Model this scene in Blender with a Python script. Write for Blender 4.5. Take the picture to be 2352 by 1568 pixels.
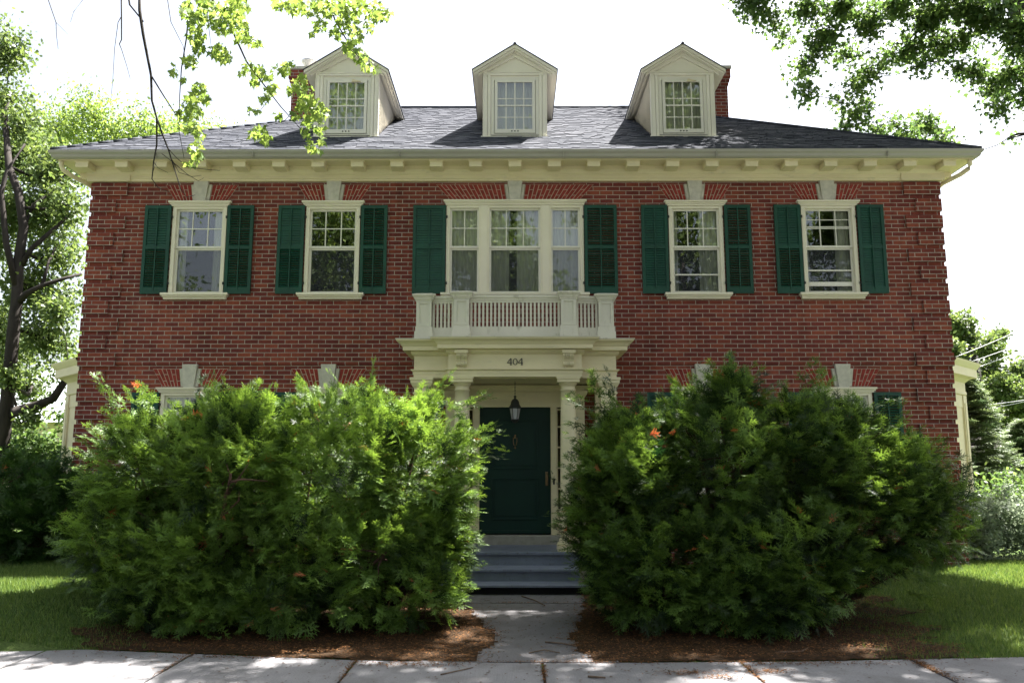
import bpy, math, random
import numpy as np
R = math.radians
for o in list(bpy.data.objects): bpy.data.objects.remove(o)
sc = bpy.context.scene
COL = sc.collection

# ---------------------------------------------------------------- camera
CAMY, EYE, PITCH = -13.2, 1.75, 8.54
F_PX = 1865.0                                   # focal length for a 2352 px wide picture
cam_d = bpy.data.cameras.new('camera'); cam = bpy.data.objects.new('camera', cam_d); COL.objects.link(cam)
cam_d.sensor_width = 36; cam_d.lens = 36*F_PX/2352; cam_d.clip_end = 3000; cam_d.clip_start = 0.05
cam.location = (0, CAMY, EYE); cam.rotation_euler = (R(90+PITCH), 0, R(0.215))
sc.camera = cam

# ---------------------------------------------------------------- world, sun, exposure
SUN = np.array([0.404, 0.38, 1.0]); SUN = SUN/np.linalg.norm(SUN)      # direction towards the sun
w = bpy.data.worlds.new('World'); sc.world = w; w.use_nodes = True
nt = w.node_tree; bg = nt.nodes['Background']
sky = nt.nodes.new('ShaderNodeTexSky'); sky.sky_type = 'NISHITA'; sky.sun_disc = False
sky.sun_elevation = math.asin(SUN[2]); sky.sun_rotation = math.atan2(SUN[0], SUN[1])
sky.air_density = 1.0; sky.dust_density = 4.0; sky.ozone_density = 1.0
hz = nt.nodes.new('ShaderNodeHueSaturation'); hz.inputs['Saturation'].default_value = .5   # hazy white summer sky
nt.links.new(sky.outputs[0], hz.inputs['Color']); nt.links.new(hz.outputs[0], bg.inputs[0]); bg.inputs[1].default_value = 0.05
sl = bpy.data.lights.new('sun', 'SUN'); sl.energy = 5.0; sl.angle = R(0.53); sl.color = (1, .96, .90)
so = bpy.data.objects.new('sun', sl); COL.objects.link(so)
from mathutils import Vector
so.rotation_euler = Vector(SUN).to_track_quat('Z', 'Y').to_euler(); so.location = (10, 15, 30)
sc.view_settings.view_transform = 'Standard'; sc.view_settings.look = 'None'
sc.view_settings.exposure = 2.8; sc.view_settings.gamma = 1
sc.render.engine = 'CYCLES'
sc.cycles.max_bounces = 6; sc.cycles.diffuse_bounces = 3; sc.cycles.transparent_max_bounces = 12

def P(px, py, Y):                               # a point of the plane at depth Y seen at this direction
    a = math.atan((784-py)/F_PX)+R(PITCH); d = Y-CAMY; h = d*math.tan(a)
    zc = d*math.cos(R(PITCH))+h*math.sin(R(PITCH))
    return np.array([(px-1183)*zc/F_PX, Y, EYE+h])

# ---------------------------------------------------------------- materials
def N(nt, t, **k):
    n = nt.nodes.new(t)
    for a, b in k.items(): setattr(n, a, b)
    return n
def base_mat(name, rough=.6, spec=.4):
    m = bpy.data.materials.new(name); m.use_nodes = True; nt = m.node_tree
    b = nt.nodes['Principled BSDF']; b.inputs['Roughness'].default_value = rough
    b.inputs['Specular IOR Level'].default_value = spec
    return m, nt, b
def ramp(nt, fac, stops):
    r = nt.nodes.new('ShaderNodeValToRGB'); e = r.color_ramp.elements
    e[0].position, e[0].color = stops[0][0], (*stops[0][1], 1)
    e[1].position, e[1].color = stops[-1][0], (*stops[-1][1], 1)
    for p, c in stops[1:-1]: q = e.new(p); q.color = (*c, 1)
    nt.links.new(fac, r.inputs[0]); return r.outputs[0]
def noise(nt, scale, detail=4, vec=None, rough=.55, stretch=None):
    n = nt.nodes.new('ShaderNodeTexNoise'); n.inputs['Scale'].default_value = scale; n.inputs['Detail'].default_value = detail
    n.inputs['Roughness'].default_value = rough
    if vec is None: vec = nt.nodes.new('ShaderNodeTexCoord').outputs['Object']
    if stretch:
        mp = nt.nodes.new('ShaderNodeMapping'); mp.inputs['Scale'].default_value = stretch
        nt.links.new(vec, mp.inputs[0]); vec = mp.outputs[0]
    nt.links.new(vec, n.inputs['Vector']); return n.outputs['Fac']
def bump(nt, b, h, s=.3, d=.01):
    u = nt.nodes.new('ShaderNodeBump'); u.inputs['Strength'].default_value = s; u.inputs['Distance'].default_value = d
    nt.links.new(h, u.inputs['Height']); nt.links.new(u.outputs[0], b.inputs['Normal'])
def paint(name, c, var=.12, scale=3, rough=.5, spec=.35, stretch=None, grime=None, bs=.15):
    m, nt, b = base_mat(name, rough, spec)
    a = tuple(x*(1-var) for x in c); d = tuple(min(1, x*(1+var)) for x in c)
    n = noise(nt, scale, 6, stretch=stretch)
    col = ramp(nt, n, [(.3, a), (.7, d)])
    if grime:
        g = noise(nt, scale*3.1, 8, rough=.7, stretch=stretch)
        f = ramp(nt, g, [(.56, (0, 0, 0)), (.72, (1, 1, 1))])
        mx = N(nt, 'ShaderNodeMix', data_type='RGBA'); nt.links.new(f, mx.inputs[0]); nt.links.new(col, mx.inputs[6])
        mx.inputs[7].default_value = (*grime, 1); col = mx.outputs[2]
    nt.links.new(col, b.inputs['Base Color'])
    if bs: bump(nt, b, noise(nt, scale*12, 4), bs, .004)
    return m
def brick_mat(name, c1, c2, c3, mortar, bw=.222, rh=.0725, ms=.006, zoff=0.0):
    m, nt, b = base_mat(name, .85, .2)
    tc = nt.nodes.new('ShaderNodeTexCoord'); sp = nt.nodes.new('ShaderNodeSeparateXYZ'); nt.links.new(tc.outputs['Object'], sp.inputs[0])
    geo = nt.nodes.new('ShaderNodeNewGeometry'); sn = nt.nodes.new('ShaderNodeSeparateXYZ'); nt.links.new(geo.outputs['Normal'], sn.inputs[0])
    ab = N(nt, 'ShaderNodeMath', operation='ABSOLUTE'); nt.links.new(sn.outputs[0], ab.inputs[0])
    gt = N(nt, 'ShaderNodeMath', operation='GREATER_THAN'); nt.links.new(ab.outputs[0], gt.inputs[0]); gt.inputs[1].default_value = .7
    mixu = N(nt, 'ShaderNodeMix', data_type='FLOAT'); nt.links.new(gt.outputs[0], mixu.inputs[0]); nt.links.new(sp.outputs[0], mixu.inputs[2]); nt.links.new(sp.outputs[1], mixu.inputs[3])
    # slightly wandering joints
    wn = noise(nt, 2.2, 3); wm = N(nt, 'ShaderNodeMath', operation='MULTIPLY_ADD'); nt.links.new(wn, wm.inputs[0]); wm.inputs[1].default_value = .02; nt.links.new(mixu.outputs[0], wm.inputs[2])
    wn2 = noise(nt, 1.1, 3); zm = N(nt, 'ShaderNodeMath', operation='MULTIPLY_ADD'); nt.links.new(wn2, zm.inputs[0]); zm.inputs[1].default_value = .008; nt.links.new(sp.outputs[2], zm.inputs[2])
    za = N(nt, 'ShaderNodeMath', operation='ADD'); nt.links.new(zm.outputs[0], za.inputs[0]); za.inputs[1].default_value = zoff
    cb = nt.nodes.new('ShaderNodeCombineXYZ'); nt.links.new(wm.outputs[0], cb.inputs[0]); nt.links.new(za.outputs[0], cb.inputs[1])
    def bt(ca, cb_, s=0):
        t = nt.nodes.new('ShaderNodeTexBrick'); t.inputs['Scale'].default_value = 1; t.inputs['Brick Width'].default_value = bw
        t.inputs['Row Height'].default_value = rh; t.inputs['Mortar Size'].default_value = ms; t.inputs['Mortar Smooth'].default_value = .25
        t.inputs['Color1'].default_value = ca; t.inputs['Color2'].default_value = cb_; t.inputs['Mortar'].default_value = (0, 0, 0, 1)
        t.offset = .5; t.squash = 1; t.inputs['Bias'].default_value = 0
        nt.links.new(cb.outputs[0], t.inputs['Vector']); return t
    t = bt((0, 0, 0, 1), (1, 1, 1, 1))
    # per-brick shade plus large soft patches and grain
    col = ramp(nt, t.outputs['Color'], [(0, c1), (.45, c2), (1, c3)])
    n1 = noise(nt, .9, 3); v1 = ramp(nt, n1, [(.3, (.80,)*3), (.7, (1.18,)*3)])
    n2 = noise(nt, 26, 6, rough=.7); v2 = ramp(nt, n2, [(.25, (.72,)*3), (.75, (1.2,)*3)])
    for v in (v1, v2):
        mm = N(nt, 'ShaderNodeMix', data_type='RGBA', blend_type='MULTIPLY'); mm.inputs[0].default_value = 1
        nt.links.new(col, mm.inputs[6]); nt.links.new(v, mm.inputs[7]); col = mm.outputs[2]
    n3 = noise(nt, 1.7, 6, rough=.65)                  # pale efflorescence patches
    f3 = ramp(nt, n3, [(.6, (0, 0, 0)), (.82, (.35,)*3)])
    m3 = N(nt, 'ShaderNodeMix', data_type='RGBA'); nt.links.new(f3, m3.inputs[0]); nt.links.new(col, m3.inputs[6]); m3.inputs[7].default_value = (.42, .22, .18, 1); col = m3.outputs[2]
    n4 = noise(nt, 1.3, 6, rough=.7, stretch=(2.2, 1, .22)); v4 = ramp(nt, n4, [(.50, (1, 1, 1)), (.76, (.55, .53, .51))])     # soft rain streaks and soot
    m4 = N(nt, 'ShaderNodeMix', data_type='RGBA', blend_type='MULTIPLY'); m4.inputs[0].default_value = 1; nt.links.new(col, m4.inputs[6]); nt.links.new(v4, m4.inputs[7]); col = m4.outputs[2]
    mo = ramp(nt, noise(nt, 7, 5), [(.3, tuple(x*.6 for x in mortar)), (.7, mortar)])
    mx = N(nt, 'ShaderNodeMix', data_type='RGBA'); nt.links.new(t.outputs['Fac'], mx.inputs[0]); nt.links.new(col, mx.inputs[6]); nt.links.new(mo, mx.inputs[7])
    nt.links.new(mx.outputs[2], b.inputs['Base Color'])
    iv = N(nt, 'ShaderNodeMath', operation='SUBTRACT'); iv.inputs[0].default_value = 1; nt.links.new(t.outputs['Fac'], iv.inputs[1])
    ad = N(nt, 'ShaderNodeMath', operation='MULTIPLY_ADD'); nt.links.new(n2, ad.inputs[0]); ad.inputs[1].default_value = .35; nt.links.new(iv.outputs[0], ad.inputs[2])
    bump(nt, b, ad.outputs[0], .8, .008)
    return m
def leaf_mat(name, c_old, c_new, trans=.35, rough=.45, spec=.4, brown=None, attr='tone'):
    m = bpy.data.materials.new(name); m.use_nodes = True; nt = m.node_tree
    b = nt.nodes['Principled BSDF']; out = nt.nodes['Material Output']
    b.inputs['Roughness'].default_value = rough; b.inputs['Specular IOR Level'].default_value = spec
    at = nt.nodes.new('ShaderNodeAttribute'); at.attribute_name = attr
    st = [(0, c_old), (.9, c_new)] if brown is None else [(0, c_old), (.9, c_new), (.97, brown)]
    col = ramp(nt, at.outputs['Fac'], st if len(st) > 2 else [(0, c_old), (1, c_new)])
    nt.links.new(col, b.inputs['Base Color'])
    tr = nt.nodes.new('ShaderNodeBsdfTranslucent')
    hs = nt.nodes.new('ShaderNodeHueSaturation'); hs.inputs['Saturation'].default_value = 1.1; hs.inputs['Value'].default_value = 1.7; hs.inputs['Hue'].default_value = .48
    nt.links.new(col, hs.inputs['Color']); nt.links.new(hs.outputs[0], tr.inputs[0])
    mx = nt.nodes.new('ShaderNodeMixShader'); mx.inputs[0].default_value = trans
    nt.links.new(b.outputs[0], mx.inputs[1]); nt.links.new(tr.outputs[0], mx.inputs[2]); nt.links.new(mx.outputs[0], out.inputs[0])
    return m
M = {}
M['brick'] = brick_mat('brick', (.140, .032, .027), (.178, .041, .031), (.25, .063, .038), (.47, .40, .35))
M['brick_piece'] = paint('brick_piece', (.24, .038, .029), .35, 9, .85, .2)
M['mortar'] = paint('mortar', (.52, .46, .37), .12, 8, .9, .2)
M['cream'] = paint('cream_paint', (.72, .63, .42), .07, 1.5, .5, .35, stretch=(1, 1, 3), grime=(.60, .53, .37))
M['cream_old'] = paint('weathered_cream_paint', (.62, .59, .50), .08, 2.5, .55, .35, grime=(.36, .33, .26), stretch=(1, 1, .35))
M['dormer_skylit'] = paint('dormer_skylit_paint', (.80, .76, .66), .06, 2, .5, .35, stretch=(1, 1, .4))  # trim colour lightened to carry the strong sky light on the dormers
M['white_trim'] = paint('off_white_paint', (.76, .70, .56), .06, 2, .45, .4)
M['sash'] = paint('sash_paint', (.75, .72, .64), .05, 2, .4, .4)
M['stone'] = paint('limestone', (.52, .49, .42), .14, 14, .9, .2, bs=.5)
M['gutter'] = paint('aluminium_gutter', (.37, .35, .31), .08, .8, .4, .4, stretch=(.4, 1, 6))
M['shutter'] = paint('green_shutter_paint', (.004, .052, .033), .22, 4, .5, .4)
M['door'] = paint('dark_green_door_paint', (.003, .025, .019), .15, 3, .5, .25)
M['step'] = paint('grey_blue_step_paint', (.17, .19, .25), .15, 5, .5, .4, grime=(.10, .10, .11))
M['concrete_sill'] = paint('sill_stone', (.30, .28, .24), .15, 9, .8, .3)
M['black_iron'] = paint('black_iron', (.018, .02, .018), .2, 8, .45, .5)
M['brass'] = paint('old_brass', (.20, .12, .05), .2, 20, .4, .5)
M['bark'] = paint('bark', (.030, .025, .022), .4, 9, .9, .2, stretch=(1, 1, .25), bs=.9)
M['bark_red'] = paint('yew_bark', (.07, .04, .028), .4, 12, .9, .2, stretch=(1, 1, .3), bs=.9)
M['twig'] = paint('dry_twig', (.13, .09, .065), .35, 20, .9, .2)
M['grey_metal'] = paint('grey_metal', (.55, .55, .57), .05, 3, .4, .5)
M['curtain'] = paint('curtain_cloth', (.80, .80, .70), .12, 5, .9, .1, stretch=(6, 1, .3))
M['dark'] = paint('dark_interior', (.02, .02, .022), .1, 2, .9, .1)
M['terracotta'] = paint('stone_pot', (.24, .21, .17), .2, 12, .8, .2)
def glass_mat(name, ior, film, tint=(1, 1, 1)):
    m = bpy.data.materials.new(name); m.use_nodes = True; nt = m.node_tree; out = nt.nodes['Material Output']; nt.nodes.remove(nt.nodes['Principled BSDF'])
    g = nt.nodes.new('ShaderNodeBsdfGlossy'); g.inputs['Roughness'].default_value = .015; g.inputs['Color'].default_value = (*tint, 1)
    n = noise(nt, 1.6, 2); u = nt.nodes.new('ShaderNodeBump'); u.inputs['Strength'].default_value = .025; u.inputs['Distance'].default_value = .05
    nt.links.new(n, u.inputs['Height']); nt.links.new(u.outputs[0], g.inputs['Normal'])
    t = nt.nodes.new('ShaderNodeBsdfTransparent'); t.inputs[0].default_value = (.93, .95, .93, 1)
    f = nt.nodes.new('ShaderNodeFresnel'); f.inputs[0].default_value = ior
    a = nt.nodes.new('ShaderNodeMixShader'); nt.links.new(f.outputs[0], a.inputs[0]); nt.links.new(t.outputs[0], a.inputs[1]); nt.links.new(g.outputs[0], a.inputs[2])
    last = a.outputs[0]
    if film:
        d = nt.nodes.new('ShaderNodeBsdfDiffuse'); d.inputs[0].default_value = (.09, .095, .12, 1)
        c = nt.nodes.new('ShaderNodeMixShader'); c.inputs[0].default_value = film
        nt.links.new(last, c.inputs[1]); nt.links.new(d.outputs[0], c.inputs[2]); last = c.outputs[0]
    nt.links.new(last, out.inputs[0]); return m
M['glass'] = glass_mat('window_glass', 1.75, 0)
M['glass_screen'] = glass_mat('window_glass_behind_screen', 1.6, .2)
M['lamp_glass'] = paint('frosted_lantern_glass', (.38, .37, .40), .1, 12, .25, .5)

# ---------------------------------------------------------------- mesh helpers
def wloc(p):
    v = np.zeros(3)
    while p is not None: v += np.array(p.location); p = p.parent
    return v
class MB:
    def __init__(s): s.v = []; s.f = []; s.sm = []
    def add(s, vs, fs, smooth=False):
        b = len(s.v); s.v.extend([tuple(map(float, q)) for q in vs]); s.f.extend([tuple(i+b for i in f) for f in fs]); s.sm.extend([smooth]*len(fs)); return s
    def box(s, x0, x1, y0, y1, z0, z1):
        return s.add([(x0, y0, z0), (x1, y0, z0), (x1, y1, z0), (x0, y1, z0), (x0, y0, z1), (x1, y0, z1), (x1, y1, z1), (x0, y1, z1)],
                     [(0, 3, 2, 1), (4, 5, 6, 7), (0, 1, 5, 4), (1, 2, 6, 5), (2, 3, 7, 6), (3, 0, 4, 7)])
    def tbox(s, cx, x0, x1, y0, y1, z0, z1, tilt):           # box whose section is turned about its x axis
        cy, cz = (y0+y1)/2, (z0+z1)/2; c, q = math.cos(tilt), math.sin(tilt); vs = []
        for z in (z0, z1):
            for x, y in ((x0, y0), (x1, y0), (x1, y1), (x0, y1)):
                dy, dz = y-cy, z-cz; vs.append((x+cx, cy+dy*c-dz*q, cz+dy*q+dz*c))
        return s.add(vs, [(0, 3, 2, 1), (4, 5, 6, 7), (0, 1, 5, 4), (1, 2, 6, 5), (2, 3, 7, 6), (3, 0, 4, 7)])
    def prism(s, poly, y0, y1):                              # poly in x,z, counter-clockwise seen from the front (-y)
        n = len(poly); vs = [(x, y0, z) for x, z in poly]+[(x, y1, z) for x, z in poly]
        return s.add(vs, [tuple(range(n)), tuple(range(2*n-1, n-1, -1))]+[(i, i+n, (i+1) % n+n, (i+1) % n) for i in range(n)])
    def sweep(s, prof, x0, x1, y0, y1, back=True, closed=False):   # prof = [(out, z)] mitred round a rectangle
        def ring(o, z): return [(x0-o, y1+(o if back else 0), z), (x0-o, y0-o, z), (x1+o, y0-o, z), (x1+o, y1+(o if back else 0), z)]
        vs = [q for o, z in prof for q in ring(o, z)]; fs = []; n = len(prof)
        for i in range(n if closed else n-1):
            j = (i+1) % n
            for k in range(4 if back else 3):
                l = (k+1) % 4; fs.append((4*i+k, 4*i+l, 4*j+l, 4*j+k))
        return s.add(vs, fs)
    def cap(s, x0, x1, y0, y1, z, o=0): return s.add([(x0-o, y0-o, z), (x1+o, y0-o, z), (x1+o, y1+o, z), (x0-o, y1+o, z)], [(0, 1, 2, 3)])
    def lathe(s, prof, cx, cy, n=28):
        vs = [(cx+r*math.cos(2*math.pi*k/n), cy+r*math.sin(2*math.pi*k/n), z) for r, z in prof for k in range(n)]; fs = []
        for i in range(len(prof)-1):
            for k in range(n): l = (k+1) % n; fs.append((i*n+k, i*n+l, (i+1)*n+l, (i+1)*n+k))
        fs2 = [tuple(range(n-1, -1, -1)), tuple(range((len(prof)-1)*n, len(prof)*n))]
        s.add(vs, fs+fs2, True); return s
    def tube(s, pts, rad, n=6):
        pts = [np.array(p, float) for p in pts]; m = len(pts); vs = []
        for i, p in enumerate(pts):
            d = pts[min(i+1, m-1)]-pts[max(i-1, 0)]; d = d/(np.linalg.norm(d)+1e-9)
            a = np.cross(d, (0, 0, 1) if abs(d[2]) < .9 else (1, 0, 0)); a /= np.linalg.norm(a); b = np.cross(d, a)
            for k in range(n): t = 2*math.pi*k/n; vs.append(p+rad[i]*(a*math.cos(t)+b*math.sin(t)))
        fs = [(i*n+k, i*n+(k+1) % n, (i+1)*n+(k+1) % n, (i+1)*n+k) for i in range(m-1) for k in range(n)]
        fs += [tuple(range(n-1, -1, -1)), tuple(range((m-1)*n, m*n))]
        return s.add(vs, fs, True)
    def build(s, name, mat, parent=None, bevel=0, label=None):
        o = wloc(parent); me = bpy.data.meshes.new(name)
        me.from_pydata([(x-o[0], y-o[1], z-o[2]) for x, y, z in s.v], [], s.f)
        me.polygons.foreach_set('use_smooth', s.sm); me.materials.append(M[mat] if isinstance(mat, str) else mat)
        ob = bpy.data.objects.new(name, me); COL.objects.link(ob); ob.parent = parent
        if bevel:
            b = ob.modifiers.new('bevel', 'BEVEL'); b.width = bevel; b.segments = 2; b.limit_method = 'ANGLE'; b.angle_limit = R(40)
        if label: ob['label'] = label
        return ob
def tag(o, label=None, cat=None, group=None, kind=None):
    if label: o['label'] = label
    if cat: o['category'] = cat
    if group: o['group'] = group
    if kind: o['kind'] = kind
    return o
def thing(name, loc, label, cat, group=None):
    o = bpy.data.objects.new(name, None); COL.objects.link(o); o.location = loc; o.empty_display_size = .2
    return tag(o, label, cat, group)
def npmesh(name, V, Fc, mat, parent=None, tone=None):
    """V (n,3) world coordinates, Fc (m,k) faces all with k corners, tone per face"""
    V = np.asarray(V, np.float32)-wloc(parent).astype(np.float32); Fc = np.asarray(Fc, np.int32); m, k = Fc.shape
    me = bpy.data.meshes.new(name); me.vertices.add(len(V)); me.vertices.foreach_set('co', V.ravel())
    me.loops.add(m*k); me.loops.foreach_set('vertex_index', Fc.ravel())
    me.polygons.add(m); me.polygons.foreach_set('loop_start', np.arange(0, m*k, k, dtype=np.int32))
    me.update(calc_edges=True)
    if tone is not None:
        a = me.attributes.new('tone', 'FLOAT', 'FACE'); a.data.foreach_set('value', np.asarray(tone, np.float32))
    me.materials.append(M[mat] if isinstance(mat, str) else mat)
    ob = bpy.data.objects.new(name, me); COL.objects.link(ob); ob.parent = parent; return ob
def S(t): t = np.clip(t, 0, 1); return t*t*(3-2*t)

# ================================================================= GROUND
def hgt(x, y):
    x = np.asarray(x, float); y = np.asarray(y, float)
    side = S((-x-3.3)/1.5)*.34+S((x-4.2)/2)*.16
    return side*S((y+5.35)/1.2)
def edge(x):                                    # edge of the sidewalk
    return np.interp(x, [-60, -9, -5, -3, -1.3, 0, 2.5, 4.64, 8, 60], [-4.4, -4.5, -5.02, -5.36, -5.62, -5.70, -5.63, -5.45, -5.3, -5.2])
def grid(xs, ys, dz=0, hf=hgt):
    X, Y = np.meshgrid(xs, ys); Z = hf(X, Y)+dz; V = np.stack([X, Y, Z], -1).reshape(-1, 3); nx = len(xs); F = []
    i = np.arange(len(ys)-1)[:, None]*nx+np.arange(nx-1)[None]; i = i.ravel()
    return V, np.stack([i, i+1, i+nx+1, i+nx], -1)
m, gnt, b = base_mat('lawn', .95, .1)
c1 = ramp(gnt, noise(gnt, 1.3, 6), [(.3, (.035, .065, .014)), (.7, (.085, .12, .035))])
c2 = ramp(gnt, noise(gnt, 40, 4), [(.3, (.6,)*3), (.7, (1.3,)*3)])
mm = N(gnt, 'ShaderNodeMix', data_type='RGBA', blend_type='MULTIPLY'); mm.inputs[0].default_value = 1
gnt.links.new(c1, mm.inputs[6]); gnt.links.new(c2, mm.inputs[7]); gnt.links.new(mm.outputs[2], b.inputs['Base Color'])
bump(gnt, b, noise(gnt, 60, 3), .6, .03); M['lawn'] = m
xs = np.concatenate([[-900, -300, -100, -40, -20], np.arange(-14, 14.01, .25), [20, 40, 100, 300, 900]])
ys = np.concatenate([np.arange(-6, 3.01, .2), [5, 9, 15, 30, 80, 300, 1200]])
V, F = grid(xs, ys); tag(npmesh('lawn', V, F, 'lawn'), kind='structure')
# concrete
def conc_mat(name, c, broom):
    m, nt, b = base_mat(name, .9, .2)
    a = ramp(nt, noise(nt, 1.1, 7), [(.25, tuple(x*.8 for x in c)), (.75, tuple(x*1.15 for x in c))])
    g = ramp(nt, noise(nt, 70, 3), [(.3, (.85,)*3), (.7, (1.12,)*3)])
    q = N(nt, 'ShaderNodeMix', data_type='RGBA', blend_type='MULTIPLY'); q.inputs[0].default_value = 1
    nt.links.new(a, q.inputs[6]); nt.links.new(g, q.inputs[7])
    st = ramp(nt, noise(nt, 2.3, 8, rough=.7), [(.50, (0, 0, 0)), (.72, (.6,)*3)])
    z = N(nt, 'ShaderNodeMix', data_type='RGBA'); nt.links.new(st, z.inputs[0]); nt.links.new(q.outputs[2], z.inputs[6]); z.inputs[7].default_value = (c[0]*.5, c[1]*.47, c[2]*.42, 1)
    nt.links.new(z.outputs[2], b.inputs['Base Color'])
    bump(nt, b, noise(nt, 60, 3, stretch=(1, .04, 1) if broom else None), .5, .006); return m
M['walk'] = conc_mat('sidewalk_concrete', (.205, .20, .208), True)
M['path'] = conc_mat('path_concrete', (.135, .13, .135), False)
M['joint'] = paint('joint_dirt', (.05, .035, .022), .4, 20, .95, .1)
# sidewalk: slabs with open joints over a dirt strip; the road and verge lie behind the camera
sx = np.concatenate([[-60, -30], np.arange(-10, 10.01, .5), [30, 60]])
def strip(name, xs, ya, yb, z, mat, kind='structure'):
    V = [(x, ya(x), z) for x in xs]+[(x, yb(x), z) for x in xs]; n = len(xs)
    ob = npmesh(name, np.array(V), [(i+n, i+n+1, i+1, i) for i in range(n-1)], mat); tag(ob, kind=kind); return ob
strip('sidewalk_bedding', sx, lambda x: edge(x)+.02, lambda x: edge(x)-2.2, -.004+.0, 'joint')
joints = [-9.9, -8.0, -6.1, -4.42, -2.98, -1.42, .24, 2.0, 3.55, 5.3, 7.1, 9.0]     # where a joint meets the lawn edge
mb = MB()
allj = [-40]+joints+[40]
for i in range(len(allj)-1):
    a, c = allj[i]+.012, allj[i+1]-.012
    k = -.05*(1 if a < 0 else -1)
    n = 6; top = []; sl1 = .22*0
    fx = lambda j, y: j+(-.30*(edge(j)-y) if j < 0 else .0*(edge(j)-y)) if abs(j) < 12 else j
    za = .012+random.Random(i).uniform(-.003, .003)
    pts = [(a+(c-a)*t/n) for t in range(n+1)]
    vs = [(x, float(edge(x)), za) for x in pts]+[(x, float(edge(x))-2.1, za) for x in pts]
    vs += [(x, y, z-.05) for x, y, z in vs]; m_ = n+1
    fs = [(t+m_, t+m_+1, t+1, t) for t in range(n)]+[(t, t+1, t+1+2*m_, t+2*m_) for t in range(n)]
    fs += [(0, 2*m_, 3*m_, m_), (n, n+m_, n+3*m_, n+2*m_)]
    mb.add(vs, fs)
tag(mb.build('sidewalk', 'walk'), kind='structure')
strip('grass_verge', sx, lambda x: edge(x)-2.2, lambda x: edge(x)-3.6, .0, 'lawn')
M['asphalt'] = paint('asphalt', (.055, .055, .058), .2, 20, .9, .2)
strip('road', [-300, -60, 60, 300], lambda x: edge(x)-3.6, lambda x: -24, -.12, 'asphalt')
mk = MB(); mk.box(-60, 60, -9.35, -9.2, -.14, .02); tag(mk.build('kerb', 'walk'), kind='structure')
M['far_ground'] = paint('shade_dulled_ground', (.06, .06, .045), .3, .5, .95, .1)  # unseen lawn darkened as if tree-shaded, greyed against green bounce light
strip('far_verge', [-600, -60, 60, 600], lambda x: -24, lambda x: -400, .02, 'far_ground')
# front path (two slabs with joint)
mb = MB()
for y0, y1, z in ((-5.62, -2.62, .012), (-2.60, -1.82, .014)):
    mb.add([(-.84, y0 if y0 > -5 else -5.665, z), (.92, y0 if y0 > -5 else -5.665, z), (.92, y1, z), (-.84, y1, z),
            (-.84, y0-.03, z-.05), (.92, y0-.03, z-.05), (.92, y1, z-.05), (-.84, y1, z-.05)], [(0, 1, 2, 3), (0, 4, 5, 1), (1, 5, 6, 2), (3, 7, 4, 0), (2, 6, 7, 3)])
tag(mb.build('path', 'path'), kind='structure')
mb = MB(); mb.add([(-.8, -5.7, .004), (.95, -5.7, .004), (1.0, -1.8, .004), (-.9, -1.8, .004)], [(0, 1, 2, 3)]); tag(mb.build('path_bedding', 'joint'), kind='structure')

# planting beds with needle litter
m, gnt, b = base_mat('bed_soil', .95, .1)
c1 = ramp(gnt, noise(gnt, 22, 8, rough=.75), [(.3, (.016, .012, .009)), (.5, (.045, .027, .015)), (.75, (.10, .052, .022))])
gnt.links.new(c1, b.inputs['Base Color']); bump(gnt, b, noise(gnt, 45, 6), .9, .03); M['bed'] = m
def n1(t, k=0): return .5*np.sin(t*5.1+k)+.3*np.sin(t*11.7+2*k)+.2*np.sin(t*23.9+3*k)
def inner(y, sg):                                # where the litter ends on the path
    L = np.interp(y, [-5.8, -5.6, -5.1, -4.7, -3.9, -3.2, -2.5, -1.9], [.55, .38, .27, .16, .36, .52, .70, .86]) if sg < 0 else np.interp(y, [-5.8, -5.6, -5.2, -4.7, -4.0, -3.2, -2.5, -1.9], [.75, .70, .60, .55, .68, .80, .88, .95])
    return L+.05*n1(y*2, sg)
def in_bed(x, y, sg, grow=0.0):
    u = x*sg; out = 4.05+.3*n1(y*1.3, sg+4)+np.clip((y+5.2)*.25, 0, .6)
    return (u > inner(y, sg)-grow) & (u < out+grow) & (y > edge(x)-.0+.04*n1(x*1.5, 2)*(u > .9)+.03-grow) & (y < -1.6+grow-.7*np.clip(u-3.4, 0, 1)**2)
for sg in (-1, 1):
    xs_ = np.arange(.1, 5.4, .035)*sg; ys_ = np.arange(-5.85, -1.0, .035); hf = lambda X, Y: np.maximum(hgt(X, Y), 0)+.017+.012*np.clip((np.abs(X)-.9)*3, 0, 1)*np.clip((Y-edge(X))*4-.3, 0, 1)*(1+np.sin(X*7+Y*5))
    V, F = grid(xs_, ys_, 0, hf); c_ = V[F].mean(1); F = F[in_bed(c_[:, 0], c_[:, 1], sg)]
    if sg < 0: F = F[:, ::-1]
    used = np.unique(F); mp_ = np.full(len(V), -1); mp_[used] = np.arange(len(used)); tag(npmesh('planting_bed', V[used], mp_[F], 'bed'), kind='structure')

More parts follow.
